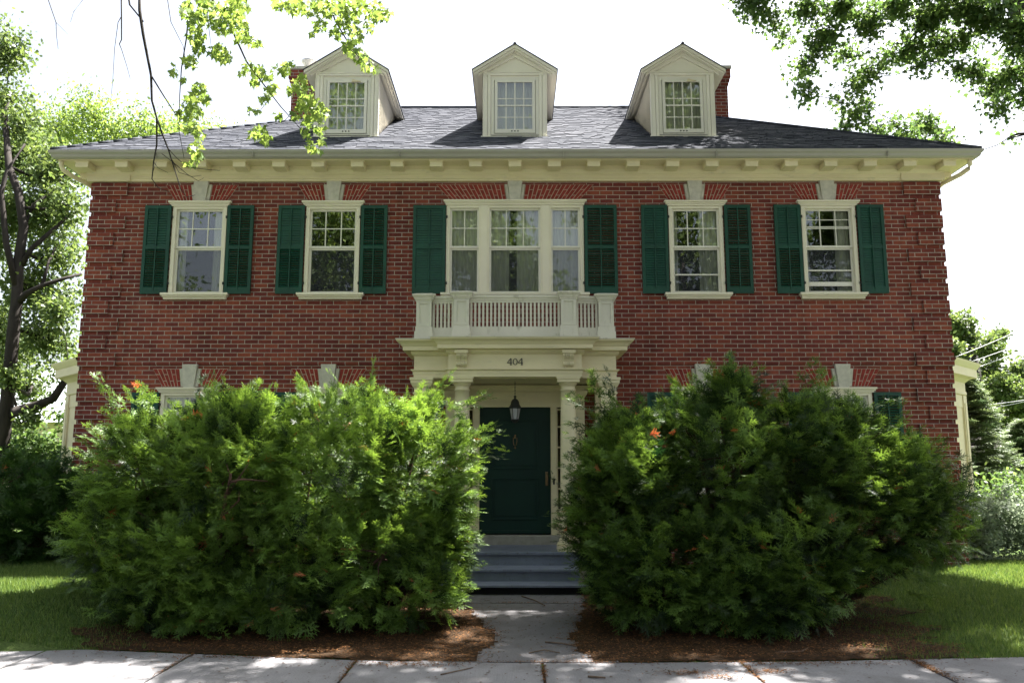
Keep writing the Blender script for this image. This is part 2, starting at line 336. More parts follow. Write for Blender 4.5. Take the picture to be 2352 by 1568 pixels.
# ================================================================= HOUSE
house = thing('brick_house', (0, 0, 0), 'two storey red brick house with green shutters, cream trim and three dormers', 'house')
W, DEP = 7.15, 9.06
WX = [-5.30, -3.055, 0, 3.03, 5.255]           # upper windows
LX = [-5.32, -3.05, 3.06, 5.345]               # lower windows
def wall_holes(mb, x0, x1, z0, z1, holes, y, depth=.14):
    xs = sorted({x0, x1, *[h[0] for h in holes], *[h[1] for h in holes]}); zs = sorted({z0, z1, *[h[2] for h in holes], *[h[3] for h in holes]})
    for i in range(len(xs)-1):
        for j in range(len(zs)-1):
            a, c, p, q = xs[i], xs[i+1], zs[j], zs[j+1]
            if any(h[0] <= a and c <= h[1] and h[2] <= p and q <= h[3] for h in holes): continue
            mb.add([(a, y, p), (c, y, p), (c, y, q), (a, y, q)], [(0, 1, 2, 3)])
    for a, c, p, q in holes:
        mb.add([(a, y, p), (c, y, p), (c, y, q), (a, y, q), (a, y+depth, p), (c, y+depth, p), (c, y+depth, q), (a, y+depth, q)],
               [(0, 3, 7, 4), (1, 5, 6, 2), (3, 2, 6, 7), (0, 4, 5, 1)])
mb = MB(); BELT = 3.357
up = [(c-.44, c+.44, 4.51, 6.03) for c in WX if c]+[(-1.13, 1.13, 4.51, 6.03)]
lo = [(c-.44, c+.44, 1.28, 2.90) for c in LX]+[(-.93, .93, .2, 3.03)]
wall_holes(mb, -W, W, BELT, 6.60, up, 0)
wall_holes(mb, -W+.015, W-.015, -.3, BELT, lo, .022)
mb.add([(-W, 0, BELT), (W, 0, BELT), (W, .022, BELT), (-W, .022, BELT)], [(0, 3, 2, 1)])
for sg in (-1, 1):
    mb.add([(sg*W, 0, BELT), (sg*W, DEP, BELT), (sg*W, DEP, 6.6), (sg*W, 0, 6.6)], [(0, 1, 2, 3)])
    mb.add([(sg*(W-.015), .022, -.3), (sg*(W-.015), DEP, -.3), (sg*(W-.015), DEP, BELT), (sg*(W-.015), .022, BELT)], [(0, 1, 2, 3)])
mb.add([(-W, DEP, -.3), (W, DEP, -.3), (W, DEP, 6.6), (-W, DEP, 6.6)], [(0, 1, 2, 3)])
wall = mb.build('wall', 'brick', house)
mb = MB(); mb.box(-W+.05, W-.05, .3, DEP-.05, 3.25, 3.35); mb.box(-W+.05, W-.05, .3, DEP-.05, 6.4, 6.44)
for xx in (-4.2, -1.6, 1.6, 4.2): mb.box(xx-.05, xx+.05, .3, DEP-.1, .0, 6.4)
mb.box(-W+.05, W-.05, 2.6, 2.7, 0, 6.4)
mb.build('interior_partition', 'dark', house)
# quoins
for sg in (-1, 1):
    q = MB(); k = 0; z = 6.44
    while z > .2:
        w_ = .60 if k % 2 == 0 else .42; pr = .038
        yb = 0 if z > BELT+.1 else .022; xo = W if z > BELT+.1 else W-.015
        x0, x1 = sorted((sg*(xo-w_), sg*(xo+.016)))
        q.box(x0, x1, yb-pr, .45 if k % 2 else .6, z-.2175, z); z -= .29; k += 1
    q.build('quoins', 'brick', house, bevel=.004)
# belt shadow step and flat brick arches with keystones
def arch(cx, zt, zb, ht, hb, kt, kb, y, ktop, kbot):
    rnd = random.Random(int(cx*100)+int(zt*10))
    for sg in (-1, 1):
        a = MB(); m_ = MB()
        m_.prism([(cx+sg*(kb), zb), (cx+sg*hb, zb), (cx+sg*ht, zt), (cx+sg*kt, zt)][::sg], y-.003, y+.01)
        n = max(4, round((ht-kt)/.076)); g = .0085
        for i in range(n):
            u0, u1 = i/n, (i+1)/n
            t0, t1 = kt+(ht-kt)*u0+g, kt+(ht-kt)*u1-g*.6; b0, b1 = kb+(hb-kb)*u0+g, kb+(hb-kb)*u1-g*.6
            cuts = [(.02, .66), (.70, .98)] if i % 2 else [(.02, .30), (.34, .98)]
            for c0, c1 in cuts:
                f = lambda p, q, c: p+(q-p)*c
                poly = [(cx+sg*f(b0, t0, c0), f(zb, zt, c0)), (cx+sg*f(b1, t1, c0), f(zb, zt, c0)), (cx+sg*f(b1, t1, c1), f(zb, zt, c1)), (cx+sg*f(b0, t0, c1), f(zb, zt, c1))]
                a.prism(poly[::sg], y-.009-rnd.uniform(0, .002), y-.0025)
        ar = a.build('brick_arch', 'brick_piece', house); m_.build('arch_mortar', 'mortar', ar)
    s = MB(); s.prism([(cx-.085, kbot), (cx+.085, kbot), (cx+.125, ktop), (cx-.125, ktop)], y-.06, y+.02)
    ks = s.build('keystone', 'stone', house, bevel=.005)
    for sg in (-1, 1):
        s = MB(); s.prism([(cx+sg*.087, zb), (cx+sg*(kb-.004), zb), (cx+sg*(kt-.004), zt), (cx+sg*.127, zt)][::sg], y-.028, y+.015)
        s.build('side_stone', 'stone', ks, bevel=.003)
for i, c in enumerate(WX):
    if c == 0: arch(c, 6.413, 6.135, 1.33, 1.08, .18, .14, 0, 6.463, 6.10)
    else: arch(c, 6.413, 6.135, .62, .44, .18, .14, 0, 6.463, 6.10)
for c in LX: arch(c, 3.285, 2.99, .62, .44, .18, .14, .022, BELT-.002, 2.965)

# windows
def sashes(win, x0, x1, z0, z1, zm, y, nx, nz, extra=(), screen=True):
    f = MB(); fw = .032
    for a, c, p, q, yy in ((x0, x1, zm, z1, y), (x0, x1, z0, zm, y+.03)):
        f.box(a, a+fw, yy, yy+.03, p, q); f.box(c-fw, c, yy, yy+.03, p, q); f.box(a+fw, c-fw, yy+.001, yy+.029, q-fw, q); f.box(a+fw, c-fw, yy+.001, yy+.029, p, p+fw*(1 if p > z0 else 1.5))
    for i in range(1, nx): x = x0+(x1-x0)*i/nx; f.box(x-.008, x+.008, y+.004, y+.02, zm+fw, z1-fw)
    for j in range(1, nz): z = zm+(z1-zm)*j/nz; f.box(x0+fw, x1-fw, y+.006, y+.022, z-.008, z+.008)
    for (z, t) in extra: f.box(x0+fw, x1-fw, y+.012, y+.03, z-t/2, z+t/2)
    f.build('sash', 'sash', win)
    g = MB(); g.box(x0+fw*.5, x1-fw*.5, y+.013, y+.017, zm+.01, z1-.01); g.build('upper_pane', 'glass', win)
    g = MB(); g.box(x0+fw*.5, x1-fw*.5, y+.043, y+.047, z0+.01, zm-.01); g.build('lower_pane', 'glass_screen' if screen else 'glass', win)
def curtain(win, x0, x1, z0, z1, y):
    n = max(8, int((x1-x0)/.012)); rnd = random.Random(int(x0*77)); V = []; ph = rnd.random()*6
    for k in range(n+1):
        x = x0+(x1-x0)*k/n; d = .018*math.sin(k*.75+ph)+.012*math.sin(k*.31+ph*2)
        V += [(x, y+d, z0), (x, y+d, z1)]
    m_ = MB(); m_.add(V, [(2*k, 2*k+2, 2*k+3, 2*k+1) for k in range(n)], True); m_.build('curtain', 'curtain', win)
def window(cx, lights, z0, z1, zm, y, ow, head_w, curt, extra=()):
    """lights = list of (x0, x1, nx) glazed openings"""
    c = MB()
    edges = [cx-ow]+[v for l in lights for v in (l[0], l[1])]+[cx+ow]
    for i in range(0, len(edges), 2):
        a, b_ = edges[i], edges[i+1]
        c.box(a, b_, y-.03, y+.14, z0, z1+.045)
        if b_-a > .12: c.box(a+.03, b_-.03, y-.042, y-.028, z0+.002, z1+.043)
    for l in lights: c.box(l[0], l[1], y-.029, y+.14, z1, z1+.044)
    # head moulding
    for o, za, zb in ((.02, z1+.045, z1+.075), (.035, z1+.075, z1+.10), (.055, z1+.10, z1+.13)):
        c.box(cx-head_w+.055-o, cx+head_w-.055+o, y-.03-o, y-.002, za, zb)
    win = c.build('window', 'white_trim', house, bevel=.003)
    s = MB(); hs = head_w+.03
    s.box(cx-hs, cx+hs, y-.11, y+.1, z0-.04, z0); s.box(cx-hs+.02, cx+hs-.02, y-.085, y-.001, z0-.065, z0-.04); s.box(cx-hs+.035, cx+hs-.035, y-.06, y-.001, z0-.10, z0-.065)
    s.build('sill', 'white_trim', win, bevel=.004)
    for l in lights: sashes(win, l[0], l[1], z0, z1, zm, y+.02, l[2], 2, extra)
    for a, b_ in curt: curtain(win, a, b_, z0, z1+.02, y+.135)
    return win
for i, cx in enumerate(WX):
    if i == 2: continue
    ex = {3: [(4.86, .022)], 4: [(5.80, .012), (5.68, .014), (4.93, .022), (4.70, .07)]}.get(i, [])
    cu = {0: [(cx-.38, cx-.25), (cx+.2, cx+.38)], 1: [], 3: [(cx-.38, cx-.28), (cx+.08, cx+.38)], 4: [(cx-.38, cx-.3), (cx+.15, cx+.38)]}[i]
    window(cx, [(cx-.393, cx+.393, 3)], 4.535, 5.985, 5.32, 0, .455, .525, cu, ex)
window(0, [(-1.09, -.605, 2), (-.43, .425, 3), (.60, 1.09, 2)], 4.535, 6.0, 5.32, 0, 1.15, 1.20, [(-1.09, -.6), (-.43, -.1), (.03, .43), (.6, 1.09)])
for cx in LX:
    window(cx, [(cx-.393, cx+.393, 2)], 1.32, 2.845, 2.1, .022, .455, .525, [(cx-.38, cx-.1), (cx+.18, cx+.38)])

# louvred shutters
def shutter(x0, x1, z0, z1, y, hinge, tu, tl):
    s = MB(); st = .052; zm = z0+(z1-z0)*.52; y0, y1 = y-.06, y-.025
    s.box(x0, x0+st, y0, y1, z0, z1); s.box(x1-st, x1, y0, y1, z0, z1)
    for p, q in ((z0, z0+.11), (zm-.028, zm+.028), (z1-.06, z1)): s.box(x0+st, x1-st, y0+.001, y1-.001, p, q)
    xc = (x0+x1)/2; s.box(xc-.009, xc+.009, y0-.008, y0+.006, z0+.07, zm-.0); s.box(xc-.009, xc+.009, y0-.008, y0+.006, zm+.03, z1-.04)
    for p, q, t in ((z0+.11, zm-.028, tl), (zm+.028, z1-.06, tu)):
        n = int((q-p)/.040)
        for k in range(n): z = p+(q-p)*(k+.5)/n; s.tbox(0, x0+st-.003, x1-st+.003, y0+.014, y1+.003-.01, z-.019, z+.019, t)
    o = s.build('shutter', 'shutter', house)
    xh = x1 if hinge > 0 else x0
    for z in (z0+.18, z1-.2):
        hb = MB(); hb.box(min(xh, xh+hinge*.03), max(xh, xh+hinge*.03), y-.055, y-.03, z-.02, z+.02); hb.box(xh+hinge*.012-.006, xh+hinge*.012+.006, y-.075, y-.05, z-.012, z+.012)
        hb.build('hinge', 'black_iron', o)
for i, cx in enumerate(WX):
    z0, z1 = 4.525, 6.04
    w_ = .44 if i != 2 else .545; g = .475 if i != 2 else 1.16
    T = {0: ((-.25, -.85), (-.85, -.9)), 1: ((-.15, -.75), (-.8, -.95)), 2: ((-.12, -.12), (-.95, -1.0)), 3: ((-.15, -.3), (-.95, -1.0)), 4: ((-.12, -.9), (-.15, -.12))}[i]
    shutter(cx-g-w_, cx-g, z0, z1, 0, 1, *T[0]); shutter(cx+g, cx+g+w_, z0, z1, 0, -1, *T[1])
for cx in LX:
    shutter(cx-.475-.44, cx-.475, 1.3, 2.895, .022, 1, -.5, -.8); shutter(cx+.475, cx+.475+.44, 1.3, 2.895, .022, -1, -.95, -.9)

# cornice, modillions, gutter
mb = MB()
mb.sweep([(0, 6.463), (.05, 6.463), (.05, 6.50), (.062, 6.507), (.062, 6.565), (.085, 6.585), (.10, 6.61), (.125, 6.635), (.125, 6.70), (.40, 6.70), (.40, 6.715), (.415, 6.72), (.415, 6.76), (.30, 6.78)], -W, W, 0, DEP)
for sg in (-1, 1):
    a, c = sorted((sg*6.5, sg*(W+.075))); mb.box(a, c, -.078, .0, 6.458, 6.60)
cor = mb.build('cornice', 'cream', house)
def modillion(x0, x1, y0, y1, front):
    m_ = MB()
    m_.box(x0, x1, y0, y1, 6.598, 6.699)
    if front: m_.box(x0-.012, x1+.012, y0-.012, y1, 6.682, 6.7)
    m_.build('modillion', 'cream', cor, bevel=.004)
for i in range(-11, 12): x = .652*i; modillion(x-.105, x+.105, -.37, -.12, True)
for sg in (-1, 1):
    for k in range(3):
        y = .3+k*.652; x0, x1 = sorted((sg*(W+.12), sg*(W+.35))); modillion(x0, x1, y-.1, y+.1, False)
mb = MB()
mb.sweep([(.418, 6.712), (.45, 6.715), (.475, 6.735), (.485, 6.77), (.515, 6.80), (.52, 6.838), (.505, 6.842), (.497, 6.835), (.49, 6.80), (.418, 6.79)], -W, W, 0, DEP, closed=True)
for x in (-5.9, -4.3, -1.9, .8, 3.3, 6.1): mb.box(x-.004, x+.004, -.523, -.42, 6.714, 6.843)
mb.build('gutter', 'gutter', house)
for sg in (-1, 1):
    d = MB(); x = sg*(W+.36)
    d.tube([(x, -.36, 6.72), (x, -.36, 6.62), (x-sg*.02, -.34, 6.56), (x-sg*.10, -.22, 6.50), (x-sg*.26, .05, 6.44), (x-sg*.30, .3, 6.38), (x-sg*.30, .32, 6.2), (x-sg*.30, .32, .1)], [.038]*8, 12)
    d.build('downspout', 'cream', house)

# roof: stepped shingle courses on every slope
EO, EZ = .49, 6.845; SL = .60; RUN = DEP/2+EO
m, rnt, b = base_mat('shingles', .95, .1)
tc = rnt.nodes.new('ShaderNodeTexCoord'); vz = rnt.nodes.new('ShaderNodeTexVoronoi'); vz.inputs['Scale'].default_value = 1
mp = rnt.nodes.new('ShaderNodeMapping'); mp.inputs['Scale'].default_value = (4.2, 4.2, 13); rnt.links.new(tc.outputs['Object'], mp.inputs[0]); rnt.links.new(mp.outputs[0], vz.inputs['Vector'])
sp = rnt.nodes.new('ShaderNodeSeparateColor'); rnt.links.new(vz.outputs['Color'], sp.inputs[0])
c = ramp(rnt, sp.outputs[0], [(0, (.030, .033, .044)), (.5, (.050, .054, .067)), (1, (.080, .083, .098))])
q = ramp(rnt, noise(rnt, 90, 3), [(.3, (.7,)*3), (.7, (1.3,)*3)]); mm = N(rnt, 'ShaderNodeMix', data_type='RGBA', blend_type='MULTIPLY'); mm.inputs[0].default_value = 1
rnt.links.new(c, mm.inputs[6]); rnt.links.new(q, mm.inputs[7]); rnt.links.new(mm.outputs[2], b.inputs['Base Color']); bump(rnt, b, noise(rnt, 90, 3), .4, .006)
M['shingle'] = m
ridge = W+EO-RUN
rf = MB(); NR = 44; rnd = random.Random(5)
def slope_pt(side, u, s, up=0):                 # u along the eave, s horizontal run inwards
    z = EZ+SL*s+up
    return {'f': (u, -EO+s, z), 'b': (u, DEP+EO-s, z), 'l': (-W-EO+s, u, z), 'r': (W+EO-s, u, z)}[side]
for side in 'fblr':
    for k in range(NR):
        s0, s1 = RUN*k/NR, RUN*(k+1)/NR
        if side in 'fb': e0, e1 = (-W-EO+s0, W+EO-s0), (-W-EO+s1, W+EO-s1)
        else: e0, e1 = (-EO+s0, DEP+EO-s0), (-EO+s1, DEP+EO-s1)
        t = .008
        vs = [slope_pt(side, e0[0], s0, t), slope_pt(side, e0[1], s0, t), slope_pt(side, e1[1], s1, 0), slope_pt(side, e1[0], s1, 0), slope_pt(side, e0[0], s0, -.012), slope_pt(side, e0[1], s0, -.012)]
        rf.add(vs, [(0, 1, 2, 3), (4, 5, 1, 0)])
        if side in 'flr':
            u = e0[0]+.05
            while u < e0[1]-.3:
                l = rnd.uniform(.10, .32)
                if rnd.random() < .6:
                    dx = min(.0, 0); h = t+.006
                    a, c_ = u, min(u+l, e0[1]-.15); lo_ = s0-.012
                    rf.add([slope_pt(side, a, lo_, h), slope_pt(side, c_, lo_, h), slope_pt(side, c_, s1-.01, .009), slope_pt(side, a, s1-.01, .009), slope_pt(side, a, lo_, h-.008), slope_pt(side, c_, lo_, h-.008)], [(0, 1, 2, 3), (4, 5, 1, 0)])
                u += l+rnd.uniform(.0, .12)
roof = rf.build('roof', 'shingle', house)
mb = MB()                                       # hip and ridge caps
for sx_ in (-1, 1):
    for (ya, yb) in ((-EO, DEP/2), (DEP+EO, DEP/2)):
        A = np.array([sx_*(W+EO), ya, EZ+.02]); B = np.array([sx_*ridge, yb, EZ+SL*RUN+.02])
        n = 30
        for k in range(n):
            p, q_ = A+(B-A)*k/n, A+(B-A)*(k+1.0)/n; mb.tube([p-(0, 0, .012), q_-(0, 0, .012)], [.035, .035], 6)
mb.tube([(-ridge, DEP/2, EZ+SL*RUN-.02), (ridge, DEP/2, EZ+SL*RUN-.02)], [.07, .07], 8)
mb.build('ridge_cap', 'shingle', roof)

# chimneys
for sg in (-1, 1):
    c = MB(); x0, x1 = (-4.82, -4.10) if sg < 0 else (3.88, 4.58); y0, y1 = 3.3, 4.4; HC = -.16
    c.box(x0, x1, y0, y1, 8.0, 9.920)
    c.sweep([(0, 9.800), (.02, 9.800), (.02, 9.875), (.04, 9.875), (.04, 9.950), (.06, 9.950), (.06, 10.160), (0, 10.160)], x0, x1, y0, y1); c.cap(x0, x1, y0, y1, 10.160, .0)
    ch = c.build('chimney', 'brick', roof)
    k = MB(); k.box(x0-.08, x1+.08, y0-.08, y1+.08, 10.161, 10.220); k.build('chimney_cap', 'stone', ch)
    if sg < 0:
        k = MB(); k.lathe([(.10, 10.220), (.10, 10.360), (.13, 10.370), (.13, 10.400), (.18, 10.430), (.18, 10.460), (.11, 10.520), (.0, 10.540)], -4.5, 3.5, 16); k.build('flue_cap', 'grey_metal', ch)

# dormers
def dormer(cx, latch, lit):
    yf = .72; zb, ze, za = 7.56, 8.79, 9.26; hw = .56
    d = MB()
    roofs = lambda z: -EO+(z-EZ)/SL                 # y where the main roof reaches height z
    wx0, wx1, wz0, wz1 = cx-.43, cx+.43, 7.60, 8.70
    # front face around the window
    d.box(cx-hw, wx0, yf, yf+.08, zb, ze); d.box(wx1, cx+hw, yf, yf+.08, zb, ze); d.box(wx0, wx1, yf, yf+.08, wz1, ze)
    d.prism([(cx-hw, ze), (cx+hw, ze), (cx, ze+hw*.62)], yf+.002, yf+.08)
    # casing and pediment mouldings
    d.box(cx-.49, cx-.44, yf-.025, yf, zb, wz1+.03); d.box(cx+.44, cx+.49, yf-.025, yf, zb, wz1+.03); d.box(cx-.52, cx+.52, yf-.03, yf, wz1+.03, wz1+.065)
    d.box(cx-hw-.0, cx+hw+.0, yf-.022, yf, ze-.035, ze-.015); d.box(cx-hw, cx+hw, yf-.035, yf, ze-.015, ze+.005)
    d.box(cx-hw-.004, cx-hw+.06, yf-.02, yf+.002, zb, ze-.036); d.box(cx+hw-.06, cx+hw+.004, yf-.02, yf+.002, zb, ze-.036)
    for sg in (-1, 1):
        x1 = cx+sg*hw; x2 = cx+sg*(hw+.01)
        d.prism([(cx, ze+hw*.62-.06), (cx, ze+hw*.62), (x1, ze), (x1-sg*.05, ze+.004)][::-sg], yf-.04, yf)
    dr = d.build('dormer', 'dormer_skylit', house, bevel=.002)
    # clapboard cheeks
    for sg in (-1, 1):
        c = MB(); z = zb; x = cx+sg*hw
        while z < ze-.02:
            z2 = min(z+.062, ze); y1_, y2 = roofs(z)+.03, roofs(z2)+.03
            if y2 > yf+.05:
                c.add([(x+sg*.024, yf+.0, z), (x+sg*.024, max(y1_, yf+.05), z), (x, max(y2, yf+.06), z2), (x, yf+.0, z2), (x, yf+.0, z), (x, max(y1_, yf+.05), z)], [(0, 1, 2, 3), (4, 5, 1, 0)])
            z = z2
        c.box(min(x, x+sg*.02), max(x, x+sg*.02), yf-.02, yf+.05, zb, ze)
        c.build('clapboard_cheek', 'dormer_skylit', dr)
    # roof with deep eaves, cream underside and dark shingles
    ov = .20; pitch = .64; yo = yf-.16; yb = roofs(za)+.25
    def slab(mb_, off, th, ex, y0, y1, sg):
        xa, xb = cx, cx+sg*(hw+ov+ex); zA = za+off; zB = zA-pitch*(hw+ov+ex)
        mb_.prism([(xa, zA-th), (xa, zA), (xb, zB), (xb, zB-th*.9)][::-sg], y0, y1)
    e = MB()
    for sg in (-1, 1): slab(e, 0, .055, 0, yo, yb, sg)
    # crown moulding on rake and along eaves
    for sg in (-1, 1): slab(e, -.058, .03, -.03, yo+.03, yb, sg); slab(e, -.09, .03, -.09, yf-.05, yb, sg)
    e.build('dormer_eaves', 'dormer_skylit', dr)
    e = MB()
    for sg in (-1, 1): slab(e, .016, .014, .018, yo-.018, yb+.1, sg)
    nn = 5
    e.tube([(cx, yo-.02, za+.012), (cx, yb, za+.012)], [.03, .03], 6)
    e.build('dormer_roof', 'shingle', dr)
    fl = MB()
    for sg in (-1, 1):                             # dark wedge added as shadow where the eaves meet the roof
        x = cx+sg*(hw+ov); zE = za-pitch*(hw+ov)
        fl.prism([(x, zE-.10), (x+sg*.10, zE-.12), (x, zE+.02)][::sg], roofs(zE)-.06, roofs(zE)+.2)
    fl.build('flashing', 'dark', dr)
    s = MB(); s.box(cx-hw-.05, cx+hw+.05, yf-.06, yf+.02, zb-.045, zb); s.build('dormer_sill', 'dormer_skylit', dr, bevel=.004)
    s = MB(); s.box(cx-hw-.04, cx+hw+.04, yf-.05, yf+.02, zb-.085, zb-.046); s.build('apron', 'gutter', dr)
    # casement: storm frame with 2x2 lights over an inner sash
    f = MB(); y0 = yf+.01
    f.box(wx0+.0, wx0+.055, y0-.015, y0+.04, wz0, wz1); f.box(wx1-.055, wx1, y0-.015, y0+.04, wz0, wz1); f.box(wx0+.055, wx1-.055, y0-.014, y0+.039, wz1-.05, wz1); f.box(wx0+.055, wx1-.055, y0-.014, y0+.039, wz0, wz0+.02)
    a, b_, p, q_ = cx-.365, cx+.365, 7.63, 8.645
    f.box(a, a+.05, y0-.03, y0, p, q_); f.box(b_-.05, b_, y0-.03, y0, p, q_); f.box(a+.05, b_-.05, y0-.029, y0-.001, q_-.045, q_); f.box(a+.05, b_-.05, y0-.029, y0-.001, p, p+.075)
    zc = (p+.075+q_-.045)/2
    f.box(cx-.011, cx+.011, y0-.025, y0-.004, p+.075, q_-.045); f.box(a+.05, b_-.05, y0-.027, y0-.006, zc-.013, zc+.013)
    for xx in (-.11, .11): f.box(cx+xx*1.45-.009, cx+xx*1.45+.009, y0-.0215, y0-.0165, p+.075, q_-.045)
    for zz in (p+.30, q_-.36): f.box(a+.05, b_-.05, y0-.0213, y0-.0163, zz-.009, zz+.009)
    f.build('dormer_window', 'sash', dr)
    h = MB()
    for xx in (-.055, 0, .055):
        ring = [(cx+xx+.013*math.cos(t*math.pi/5), p+.036+.013*math.sin(t*math.pi/5)) for t in range(10)]; h.prism(ring, y0-.033, y0-.028)
    h.build('vent_hole', 'dark', dr)
    g = MB(); g.box(a+.04, b_-.04, y0-.016, y0-.012, p+.06, q_-.03); g.build('dormer_pane', 'glass', dr)
    if latch:
        l = MB(); l.prism([(cx+.08, q_-.045), (cx+.25, q_-.035), (cx+.10, q_+.005)], y0-.06, y0-.03); l.build('latch', 'cream', dr)
    cu = MB(); V = []; n = 60
    for k in range(n+1): x = cx-.4+.8*k/n; V += [(x, yf+.16+.015*math.sin(k*.8+cx), 7.6), (x, yf+.16+.015*math.sin(k*.8+cx), 8.7)]
    cu.add(V, [(2*k, 2*k+2, 2*k+3, 2*k+1) for k in range(n)], True)
    cu.build('dormer_curtain', M['curtain'], dr)
for cx, l in ((-3.05, True), (0, False), (3.04, True)): dormer(cx, l, 0)

# ---------------------------------------------------------------- portico
por = house
def column(cx, cy):
    z0, z1 = .49, 3.035; c = MB()
    c.box(cx-.18, cx+.18, cy-.18, cy+.18, z0, z0+.075)
    c.lathe([(.175, z0+.076), (.18, z0+.09), (.18, z0+.11), (.165, z0+.125), (.15, z0+.135), (.155, z0+.15), (.15, z0+.165), (.13, z0+.18)], cx, cy, 32)
    prof = []
    for k in range(13): t = k/12; prof.append((.130-.022*t**1.8, z0+.18+(z1-.2-z0-.18)*t))
    prof += [(.118, z1-.198), (.122, z1-.19), (.118, z1-.18), (.107, z1-.178), (.107, z1-.13), (.115, z1-.125), (.13, z1-.105), (.145, z1-.08)]
    c.lathe(prof, cx, cy, 32)
    c.box(cx-.165, cx+.165, cy-.165, cy+.165, z1-.079, z1-.03); c.box(cx-.18, cx+.18, cy-.18, cy+.18, z1-.03, z1)
    c.build('column', 'cream', house)
def pier(cx, cy, hw, name='pier'):
    z0, z1 = .49, 3.035; c = MB(); x0, x1, y0, y1 = cx-hw, cx+hw, cy-hw, cy+hw
    c.box(x0, x1, y0, y1, z0, z1-.01)
    c.sweep([(0.001, z0), (.05, z0), (.05, z0+.13), (.03, z0+.16), (.001, z0+.19)], x0, x1, y0, y1)
    c.sweep([(.001, z1-.25), (.018, z1-.245), (.018, z1-.225), (.001, z1-.22)], x0, x1, y0, y1)
    c.sweep([(.001, z1-.15), (.02, z1-.14), (.035, z1-.11), (.05, z1-.08), (.05, z1-.05), (.062, z1-.04), (.062, z1), (0, z1)], x0, x1, y0, y1)
    pass
    # recessed face panel made by four raised strips
    for a, b_, p, q in ((x0+.0, x0+.03, z0+.25, z1-.27), (x1-.03, x1, z0+.25, z1-.27)): c.box(a, b_, y0-.008, y0, p, q)
    c.box(x0+.03, x1-.03, y0-.0078, y0, z1-.30, z1-.27); c.box(x0+.03, x1-.03, y0-.0078, y0, z0+.25, z0+.28)
    c.build(name, 'cream', house)
for sx_ in (-1, 1): column(sx_*.80, -.94); pier(sx_*1.41, -.86, .115)
for sx_ in (-1, 1):
    for cx in (1.41,):
        c = MB(); c.box(sx_*cx-.115, sx_*cx+.115, -.10, .02, .49, 3.0); c.sweep([(.001, 2.885), (.035, 2.92), (.05, 2.95), (.06, 3.0)], sx_*cx-.115, sx_*cx+.115, -.10, .02, back=False); c.build('pilaster', 'cream', house)
        c = MB(); c.box(sx_*1.02-.10, sx_*1.02+.10, -.09, .02, .49, 3.0); c.sweep([(.001, 2.80), (.03, 2.84), (.045, 2.87), (.05, 2.91)], sx_*1.02-.10, sx_*1.02+.10, -.09, .02, back=False); c.build('pilaster', 'cream', house)
ent = MB()
XW, YF = 1.53, -.98                             # wings
XC, YC = 1.0, -1.12                             # centre break
A = 3.036
prof_a = [(.0, A-.002), (.004, A-.002), (.004, A+.045), (.012, A+.047), (.012, A+.085), (.03, A+.10), (.045, A+.105), (.045, A+.12), (.0, A+.122)]
prof_c = [(.0, 3.36), (.03, 3.375), (.045, 3.40), (.045, 3.425), (.155, 3.43), (.155, 3.49), (.165, 3.495), (.19, 3.53), (.235, 3.56), (.245, 3.565), (.245, 3.585), (0, 3.60)]
for (xx, yy, yb) in ((XW, YF, 0), (XC, YC, YF+.01)):
    dz = 0.004 if xx == XC else 0
    ent.box(-xx, xx, yy, yb, A+dz*.5, 3.584)
    ent.sweep([(o, z+dz*(1 if z > 3.3 else -.4)) for o, z in prof_a], -xx, xx, yy, yb, back=False)
    ent.sweep([(o, z+dz*3) for o, z in prof_c], -xx, xx, yy, yb, back=False)
entab = ent.build('entablature', 'cream', house)
fl = MB()
fl.sweep([(.238, 3.586), (.258, 3.586), (.258, 3.598), (.0, 3.612)], -XW, XW, YF, 0, back=False); fl.sweep([(.238, 3.598), (.258, 3.598), (.258, 3.611), (.0, 3.624)], -XC, XC, YC, YF, back=False)
fl.build('flashing', 'cream_old', entab)
for sg in (-1, 1):                              # scrolled brackets
    c = MB(); x = sg*.80
    c.box(x-.10, x+.10, YC-.12, YC, 3.375, 3.428)
    prof = [(YC, 3.19), (YC-.028, 3.19), (YC-.045, 3.205), (YC-.05, 3.225), (YC-.035, 3.25), (YC-.05, 3.29), (YC-.08, 3.32), (YC-.095, 3.345), (YC-.09, 3.373), (YC, 3.373)]
    for a, b_, d in ((-.08, -.05, 0), (-.045, -.015, -.006), (-.01, .01, .0), (.015, .045, -.006), (.05, .08, 0)):
        n = len(prof); vs = [(x+a, y+(d if i not in (0, n-1) else 0), z) for i, (y, z) in enumerate(prof)]+[(x+b_, y+(d if i not in (0, n-1) else 0), z) for i, (y, z) in enumerate(prof)]
        c.add(vs, [tuple(range(n)), tuple(range(2*n-1, n-1, -1))]+[(i, i+n, (i+1) % n+n, (i+1) % n) for i in range(n)])
    c.box(x-.083, x+.083, YC-.02, YC, 3.2, 3.372)
    for a in (-.05, 0, .05): c.lathe([(.001, 3.165), (.011, 3.175), (.008, 3.19), (.001, 3.195)], x+a, YC-.012, 8)
    c.build('bracket', 'cream', entab)
# porch ceiling and inner moulding
c = MB(); c.box(-1.45, 1.45, -.97, 0, 3.022, 3.034)
for k, (o, z) in enumerate(((.10, 3.0), (.06, 2.97), (.03, 2.94))): c.box(-1.4, 1.4, -o, .0, z-.03, z+.001*k)
c.build('porch_ceiling', 'cream', house)
